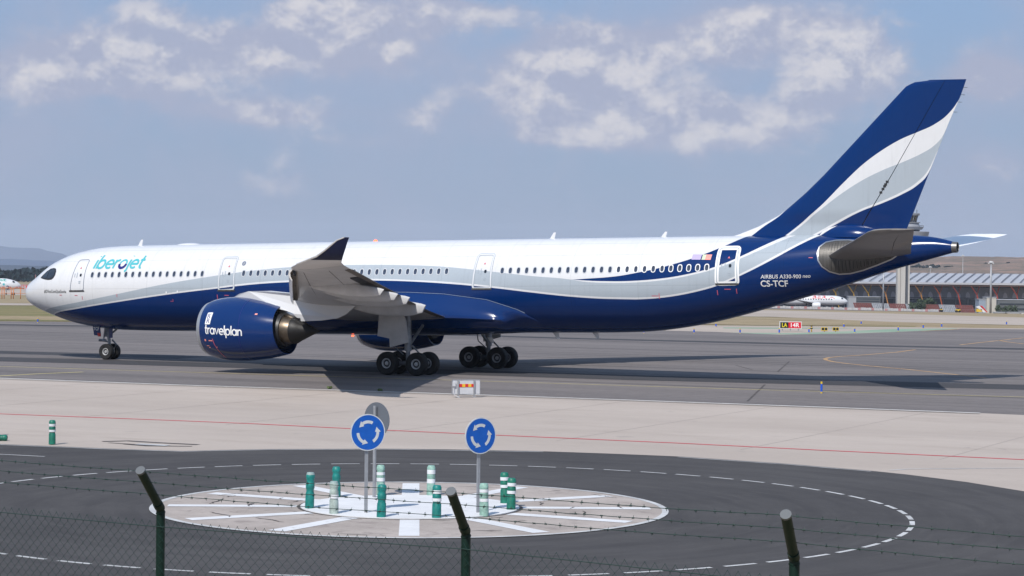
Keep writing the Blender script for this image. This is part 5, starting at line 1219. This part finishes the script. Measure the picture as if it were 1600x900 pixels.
# control tower ------------------------------------------------------
DW = 980.; P = atD(1411, DW); k_ = DW/FPX; m_ct = M('tower concrete', (.45, .43, .40), .8, var=.1, scale=(1, 1, .1), ns=.6); m_ctd = M('tower dark face', (.10, .11, .13), .6); m_ctg = M('tower grey cladding', (.30, .31, .34), .55)
tw = empty('control_tower', P, 'tall airport control tower with stacked decks rising behind the tail', 'control tower')
def twr(prof, n=28, cx=0.): return [[(P[0]+cx+r_*math.cos(a), P[1]+r_*math.sin(a), P[2]+z) for a in np.arange(n)*2*math.pi/n] for z, r_ in prof]
def vz(v): return CAM[2]-(v-404-(1411-800)*.0108)*DW/FPX-P[2]
for (ua, ub, mt, dd) in ((1401, 1405.3, m_ct, 0), (1406.3, 1413.3, m_ct, -1.2), (1413.6, 1417.6, m_ctd, .6), (1417.8, 1420, m_ct, 0)):
    b = MB(); q = atD((ua+ub)/2, DW+dd); b.box((q[0], q[1], P[2]+vz(376)/2), ((ub-ua)*k_, 4, vz(376)), 0, math.atan2(RH[1], RH[0])); b.build('shaft', mt, tw)
b = MB(); b.box((P[0], P[1], P[2]+vz(376)/2), (4, 3, vz(376)), 0, math.atan2(RH[1], RH[0])); b.build('shaft_core', m_ctd, tw)
b = MB(); b.loft(twr([(vz(376), 9.6), (vz(369), 10.3), (vz(362.3), 10.7), (vz(362), 10.3), (vz(361.9), 8)])); b.build('deck', m_ctg, tw)
b = MB(); b.loft(twr([(vz(362), 6.6), (vz(359), 6.8)])); b.build('window_band', m_gl2, tw)
b = MB(); b.loft(twr([(vz(359), 7.6), (vz(355.2), 8.3), (vz(354.6), 8.4), (vz(354.5), 7)])); b.build('deck', m_ctg, tw)
b = MB(); b.loft(twr([(vz(354.6), 6.9), (vz(348.6), 6.2), (vz(348.4), 6.9), (vz(347.6), 6.9)])); b.build('deck', m_ctg, tw)
b = MB(); b.loft(twr([(vz(348), 5.2), (vz(337), 6.0)], 12)); b.build('cab_glazing', m_glass, tw)
b = MB()
for i in range(12):
    a = i*math.pi/6; b.tube([(P[0]+5.25*math.cos(a), P[1]+5.25*math.sin(a), P[2]+vz(348)), (P[0]+6.05*math.cos(a), P[1]+6.05*math.sin(a), P[2]+vz(336.9))], .16, 5)
b.build('cab_mullion', m_ctg, tw)
b = MB(); b.loft(twr([(vz(337), 6.5), (vz(334), 6.7), (vz(333.2), 6.2), (vz(333.1), 2)])); b.build('cab_roof', m_ctg, tw)
b = MB(); b.tube([(P[0]+5, P[1]+2, P[2]+vz(333)), (P[0]+5, P[1]+2, P[2]+vz(327.8))], .15, 5); b.tube([(P[0]+3, P[1]+2, P[2]+vz(333)), (P[0]+3, P[1]+2, P[2]+vz(330))], .1, 5); b.build('antenna', m_ctd, tw)
b = MB()
for i in range(24):
    a = i*math.pi/12; b.tube([(P[0]+8.3*math.cos(a), P[1]+8.3*math.sin(a), P[2]+vz(354.6)), (P[0]+8.3*math.cos(a), P[1]+8.3*math.sin(a), P[2]+vz(352.4))], .05, 4)
b.tube([(P[0]+8.3*math.cos(a), P[1]+8.3*math.sin(a), P[2]+vz(352.4)) for a in np.linspace(0, 2*math.pi, 25)], .06, 4); b.build('railing', m_ctg, tw)
# lamp masts
def mast(u, vt, D, label, r_=.16):
    P = atD(u, D); z = CAM[2]-(vt-404-(u-800)*.0108)*D/FPX; root = empty('floodlight_mast', P, label, 'floodlight mast', 'tall floodlight masts')
    b = MB(); b.tube([P, (P[0], P[1], z)], [r_*1.5, r_], 8); b.build('pole', m_galv, root)
    b = MB(); b.tube([(P[0], P[1], z-.1), (P[0], P[1], z+.5)], .75, 10); b.tube([(P[0]-1, P[1], z-.3), (P[0]+1, P[1], z-.3)], .2, 6); b.build('lamp_head', m_white, root)
mast(1548.2, 410.5, 830, 'tall pale mast in front of the cream block with a white lamp head', .28); mast(1380.2, 415, 880, 'slim grey mast just left of the control tower shaft', .22)
mast(1504, 400, 1500, 'mast rising behind the terminal roof near the tail cone'); mast(1453.3, 417.5, 1500, 'short mast tip above the roof, right of the tower shaft', .12)
tree(1445, 950, 15*.26+1.6, 9, 'tallest green tree right of the tower shaft', n=700); tree(1430, 940, 3.6, 7, 'low round green tree at the foot of the tower', n=500); tree(1438, 945, 3.4, 6, 'bushy green tree between the taller tree and the tower', n=400)
tree(1566, 880, 2.9, 6, 'dark bush left of two at the far right annex', n=300); tree(1578, 880, 2.8, 7, 'dark bush in front of the long annex, right one', n=300)
# ------------------------------------------------------------------ far airliners
def far_airliner(name_label, nose_u, D, L, dia, zc_, body, tailcol, engcol, wletcol, head, title, tcol, dots=False, cat='airliner'):
    P = atD(nose_u, D); root = empty('airliner', P, name_label, 'airliner'); hd = np.array([math.cos(head), math.sin(head), 0]); sd = np.array([-hd[1], hd[0], 0]); r0 = dia/2
    if (sd[:2]@FH) > 0: sd = -sd                                 # sd points to the camera
    def W(x, y, z): return tuple(P-hd*x+sd*y+np.array([0, 0, z]))
    b = MB(); rg = []
    for x in list(np.linspace(0, 1, 8)**1.6*dia*1.5)+list(np.linspace(dia*1.8, L*.7, 8))+list(np.linspace(L*.74, L, 10)):
        if x < dia*1.5: q = (x/(dia*1.5)); rr0 = r0*math.sqrt(max(.02, 1-(1-q)**2))**1.0; zz0 = zc_-r0*.22*(1-q)**1.5
        elif x > L*.7: q = (x-L*.7)/(L*.3); rr0 = r0*(1-q**1.5*.92); zz0 = zc_+r0*.75*q**1.5
        else: rr0 = r0; zz0 = zc_
        rg.append([W(x, rr0*math.cos(a), zz0+rr0*math.sin(a)) for a in np.arange(24)*math.pi/12])
    b.loft(rg); b.build('fuselage', body, root)
    # lettering facing the camera
    k = r0*1.004
    def patch(pts2): return [W(x, k*math.sqrt(max(0, 1-((z)/r0)**2))+.02, zc_+z) for x, z in pts2]
    b = MB()
    for i in range(int((L*.62)/1.06)):
        x = dia*1.6+i*1.06; b.add(patch([(x, .12*r0), (x+.45, .12*r0), (x+.45, .34*r0), (x, .34*r0)]), [(0, 1, 2, 3)])
    b.build('window_row', m_glass, root)
    b = MB(); b.add([W(x, r0*.62*w_+.03, zc_+z) for x, w_, z in ((dia*.42, 1.0, r0*.32), (dia*.62, 1.25, r0*.34), (dia*.66, 1.05, r0*.62), (dia*.52, .8, r0*.6))], [(0, 1, 2, 3)]); b.build('cockpit_window', m_glass, root)
    v, fc = font_mesh(title, .015); v = v/v.max(0)*np.array([dia*2.6, r0*.62]); 
    x1 = dia*(3.9 if not dots else 3.75); b = MB(); b.add([W(x1-a, k*math.sqrt(max(0, 1-((r0*(.38)+c_)/r0)**2))+.03, zc_+r0*.38+c_) for a, c_ in v], fc); b.build('airline_title', tcol, root)
    if dots:
        for x, z, rr0, mt in ((dia*1.05, -.45, .85, m_dkb), (dia*1.35, .0, .5, m_teal), (dia*1.9, -.3, .4, m_teal)):
            n = 16; b = MB(); b.add(patch([(x+rr0*math.cos(a)*1.1, z*r0*1.2+rr0*math.sin(a)*1.2) for a in np.arange(n)*2*math.pi/n]), [tuple(range(n))]); b.build('painted_dot', mt, root)
    fz_ = zc_+r0*.8
    b = MB(); b.loft([[W(x, y*.15, z) for x, y in ((a, 0), ((a+c_)/2, 1), (c_, 0), ((a+c_)/2, -1))] for a, c_, z in ((L*.80, L*.95, fz_), (L*.93, L*.99, fz_+dia*1.35))]); b.build('vertical_stabilizer', tailcol, root)
    for s_ in (1, -1):
        b = MB(); b.loft([[W(x, y*s_, z+dz) for x, dz in ((a, 0), (a+(c_-a)*.3, .09*(c_-a)), (c_, 0), (a+(c_-a)*.4, -.06*(c_-a)))] for y, a, c_, z in ((r0*.7, L*.34, L*.53, zc_-r0*.6), (dia*1.7, L*.44, L*.545, zc_-r0*.4), (L*.47, L*.60, L*.635, zc_+r0*.15))]); b.build('wing', m_wing, root)
        b = MB(); b.loft([[W(x, y*s_, z) for x in (a, c_)]+[W(x, y*s_+.12, z) for x in (c_, a)] for y, a, c_, z in ((L*.47, L*.60, L*.635, zc_+r0*.15), (L*.48, L*.635, L*.655, zc_+r0*.15+L*.065))], 0, True, False); b.build('winglet', wletcol, root)
        b = MB(); ey = L*.155*s_; ez = zc_-r0*1.02; rg = [[W(x, ey+r_*math.cos(a), ez+r_*math.sin(a)) for a in np.arange(20)*math.pi/10] for x, r_ in ((L*.335, dia*.24), (L*.33, dia*.29), (L*.36, dia*.33), (L*.42, dia*.28), (L*.43, dia*.22))]; b.loft(rg); b.build('engine', engcol, root)
        b = MB(); b.loft([[W(x, y*s_, z) for x in (a, c_)]+[W(x, y*s_+.1, z+.12) for x in (c_, a)] for y, a, c_, z in ((r0*.3, L*.87, L*.95, zc_+r0*.5), (L*.17, L*.94, L*.98, zc_+r0*.8))], 0, True, False); b.build('horizontal_stabilizer', m_wing, root)
        b = MB(); 
        for dx in (-.5, .5): b.tube([W(L*.5+dx, s_*L*.07-.2, .55), W(L*.5+dx, s_*L*.07+.2, .55)], .55, 12)
        b.tube([W(L*.5, s_*L*.07, .5), W(L*.5, s_*L*.07, zc_-r0*.6)], .15, 6); b.build('main_gear', m_tyre, root)
    b = MB(); b.tube([W(dia*1.2, -.2, .4), W(dia*1.2, .2, .4)], .4, 12); b.tube([W(dia*1.2, 0, .4), W(dia*1.2, 0, zc_-r0*.7)], .12, 6); b.build('nose_gear', m_tyre, root)
    return root
hr = math.atan2(RH[1], RH[0])
m_fwhite = M('far white paint', (.62, .63, .65), .4)
far_airliner('distant white airliner with teal letters and round dots, cut by the left edge', 32.3, 1150, 63, 5.9, 5.2, m_fwhite, m_teal, m_teal, m_teal, hr+.10, 'iberojet', M('teal green title', (.02, .33, .27), .5), True)
far_airliner('distant white airliner with red letters and red winglet parked under the tail', 1324.5, 960, 34, 4.0, 3.75, m_fwhite, m_red, m_fwhite, M('winglet red', (.35, .02, .04), .5), hr-.12, 'IBERIA', m_red)
# ------------------------------------------------------------------ left background: light frames, blocks, mast, wood
m_or = M('approach frame orange', (.60, .20, .05), .6)
fr = empty('approach_light_frame', at(12, 467), 'orange steel frame of approach lights on posts at the left edge', 'light frame')
D0 = DL(*at(12, 467)[:2])[0]; kk = D0/FPX; h = 17*kk
for u in (-26, -12, 3, 6.5, 17.5, 21, 32.2):
    P = atD(u, D0); b = MB(); b.tube([P, P+ux*h], .12, 6); b.build('post', m_or, fr)
for z in (h, h*.52):
    b = MB(); a, c_ = atD(-28, D0), atD(37.5 if z == h else 43, D0); b.tube([a+ux*z, c_+ux*z], .16 if z == h else .07, 6)
    b.build('rail', m_or, fr)
for u in np.arange(-26, 38, 5.2): P = atD(u, D0); b = MB(); b.box((P[0], P[1], P[2]+h+.28), (.7, .3, .35), 0, hr); b.build('lamp', m_bpk if int(u) % 2 else m_bw, fr)
b = MB(); P = atD(20.8, D0+8); b.tube([P+ux*1.2, P+ux*1.9], .5, 8); b.tube([P, P+ux*1.2], .12, 6); tag(b.build('equipment_post', m_annd, None, P), 'dark drum on a short post behind the orange light frame', 'equipment')
ck = empty('striped_barrier', atD(42, 1400), 'red and white checked low screen beyond the distant teal airliner', 'screen')
for i, u in enumerate(np.arange(32.5, 51, 2.2)):
    for j, (z0, z1) in enumerate(((0, 5.4), (5.4, 7.2))):
        kq = 1400/FPX; P = atD(u, 1400); b = MB(); b.box((P[0], P[1], P[2]+(z0+z1)/2*kq+1.4), (2.2*kq, .4, (z1-z0)*kq), 0, hr); b.build('screen_panel', m_bpk if j == 1 else (m_red if i % 2 == 0 else m_bw), ck)
P = atD(55.3, 1500); b = MB(); b.tube([P, P+ux*9.5], [.3, .15], 6); tag(b.build('radio_mast', m_bpk, None, P), 'thin pale red mast in front of the far dark wood', 'mast')
m_wood = M('far wood', (.016, .030, .034), .95, var=.2, ns=.05, spec=.1)
b = MB()
for i in range(3600):
    u = rng.uniform(-260, 330); D = rng.uniform(1900, 2300); P = atD(u, D); vtop = 421.5+3.*math.sin(u*.045+1)+1.6*math.sin(u*.13)+(max(0, u-40)*.035)
    z = (CAM[2]-(vtop-404-(u-800)*.0108)*D/FPX-P[2])*rng.uniform(.15, 1.)
    clump(b, P+ux*z*.95, 2.6, 3, 0, 2.4, .7)
tag(b.build('far_wood', m_wood, None), 'dark band of distant trees under the blue mountains at left', 'woodland', kind='stuff')
# mountains and dry hills: ridges of terrain with real depth
def ridge(name, D0, D1, prof, u0, u1, mt, n=120, rough=.05, rows=8, seed=3):
    rs_ = np.random.RandomState(seed); vs = []; fs = []; U_ = np.linspace(u0, u1, n); ph = rs_.uniform(0, 6.28, 12)
    for i, u in enumerate(U_):
        vt = np.interp(u, [p[0] for p in prof], [p[1] for p in prof])
        for j in range(rows*2):
            t_ = j/(rows*2-1); D = D0+(D1-D0)*t_; L = (u-800)/FPX*(D0+D1)/2; x, y = XY(D, L); Dc = (D0+D1)/2
            ht = CAM[2]-(vt-404-(u-800)*.0108)*Dc/FPX-gz(Dc); sh = math.sin(math.pi*t_)**.75 if 0 < t_ < 1 else 0
            wv = 1+rough*(math.sin(u*.11+j+ph[j % 12])+.6*math.sin(u*.31+j*2.1+ph[(j*5) % 12]))*(1 if 0 < t_ < 1 else 0)*(1-sh*.7)
            vs.append((x, y, gz(D)-2+(ht+2)*sh*wv))
    r2 = rows*2
    for i in range(n-1):
        for j in range(r2-1): fs.append((i*r2+j, i*r2+j+1, (i+1)*r2+j+1, (i+1)*r2+j))
    b = MB().add(vs, fs, 0, True); return tag(b.build(name, mt, None, autos=180), kind='structure')
m_mt = M_ground('haze-blue mountain', (.075, .11, .185), (.10, .135, .205), .001, (1, 1, 1), .05, bump=0)  # blue of the distant air painted into the slope colour
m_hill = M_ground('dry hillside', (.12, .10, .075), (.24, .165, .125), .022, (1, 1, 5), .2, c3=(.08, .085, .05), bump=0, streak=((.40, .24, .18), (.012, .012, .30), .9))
m_lh = M_ground('haze-blue low hill', (.055, .08, .12), (.09, .105, .13), .003, (1, 1, 1), .05, bump=0)  # bluish tint stands in for air haze over the low hills
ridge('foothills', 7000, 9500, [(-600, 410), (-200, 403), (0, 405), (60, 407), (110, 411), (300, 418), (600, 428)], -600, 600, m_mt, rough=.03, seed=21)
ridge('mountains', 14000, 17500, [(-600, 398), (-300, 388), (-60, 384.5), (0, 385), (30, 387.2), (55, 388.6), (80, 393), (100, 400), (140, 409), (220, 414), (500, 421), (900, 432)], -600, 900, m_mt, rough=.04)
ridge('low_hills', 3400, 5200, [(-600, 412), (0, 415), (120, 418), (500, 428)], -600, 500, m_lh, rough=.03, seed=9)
ridge('dry_hills', 2300, 4200, [(1000, 428), (1300, 412), (1420, 405), (1450, 403.5), (1500, 404.2), (1560, 405), (1600, 404), (1900, 400), (2300, 410)], 1000, 2300, m_hill, rough=.03, seed=5)
b = MB()
for (u, v, r_) in [(1428, 418, 5), (1434, 416, 5), (1440, 418.5, 5), (1447, 418, 5.5), (1456, 416.5, 5), (1461, 419, 5), (1465, 417, 4), (1478, 418.5, 4), (1485, 419, 5), (1497, 424, 4), (1508, 424.5, 5), (1517, 424, 4.5), (1558, 420.5, 6), (1564, 421.5, 6), (1540, 413, 3), (1574, 412, 3), (1475, 424, 4)]:
    D = 2750-(v-404)*9; L = (u-800)/FPX*D; x, y = XY(D, L); z = CAM[2]-(v-404-(u-800)*.0108)*D/FPX
    clump(b, (x, y, z), r_*.8, 60, 0, 1.2, .6)
tag(b.build('hillside_scrub', m_wood, None), 'dark scrub scattered over the dry hills beyond the terminal', 'scrub', kind='stuff')
# weeds on the kerb
m_weed = M('weed green', (.09, .13, .04), .8)
for u, v, lab in ((594, 611.6, 'small green weed tuft in the kerb joint under the wing shadow'), (515, 607.6, 'tiny weed tuft in the kerb joint left of the wing shadow')):
    P = at(u, v); b = MB(); clump(b, P+ux*.06, .16, 50, 0, .06, .5); tag(b.build('weed', m_weed, None, P), lab, 'weed')

# ------------------------------------------------------------------ haze
hb = MB(); hb.box((0, 0, 0), (2, 2, 2)); 
mh = bpy.data.materials.new('air haze'); mh.use_nodes = True; t = mh.node_tree; t.nodes.remove(t.nodes['Principled BSDF'])
pv = N(t, 'ShaderNodeVolumePrincipled'); pv.inputs['Color'].default_value = (.80, .87, 1, 1); pv.inputs['Density'].default_value = 0.00006
t.links.new(pv.outputs[0], t.nodes['Material Output'].inputs['Volume'])
cx_, cy_ = XY(4000, 0)
o = MB().box((cx_, cy_, -200.), (36000, 36000, 1100.)).build('haze', mh); tag(o, kind='stuff'); o['label'] = 'thin blue air haze over the whole airfield'
o['category'] = 'haze'
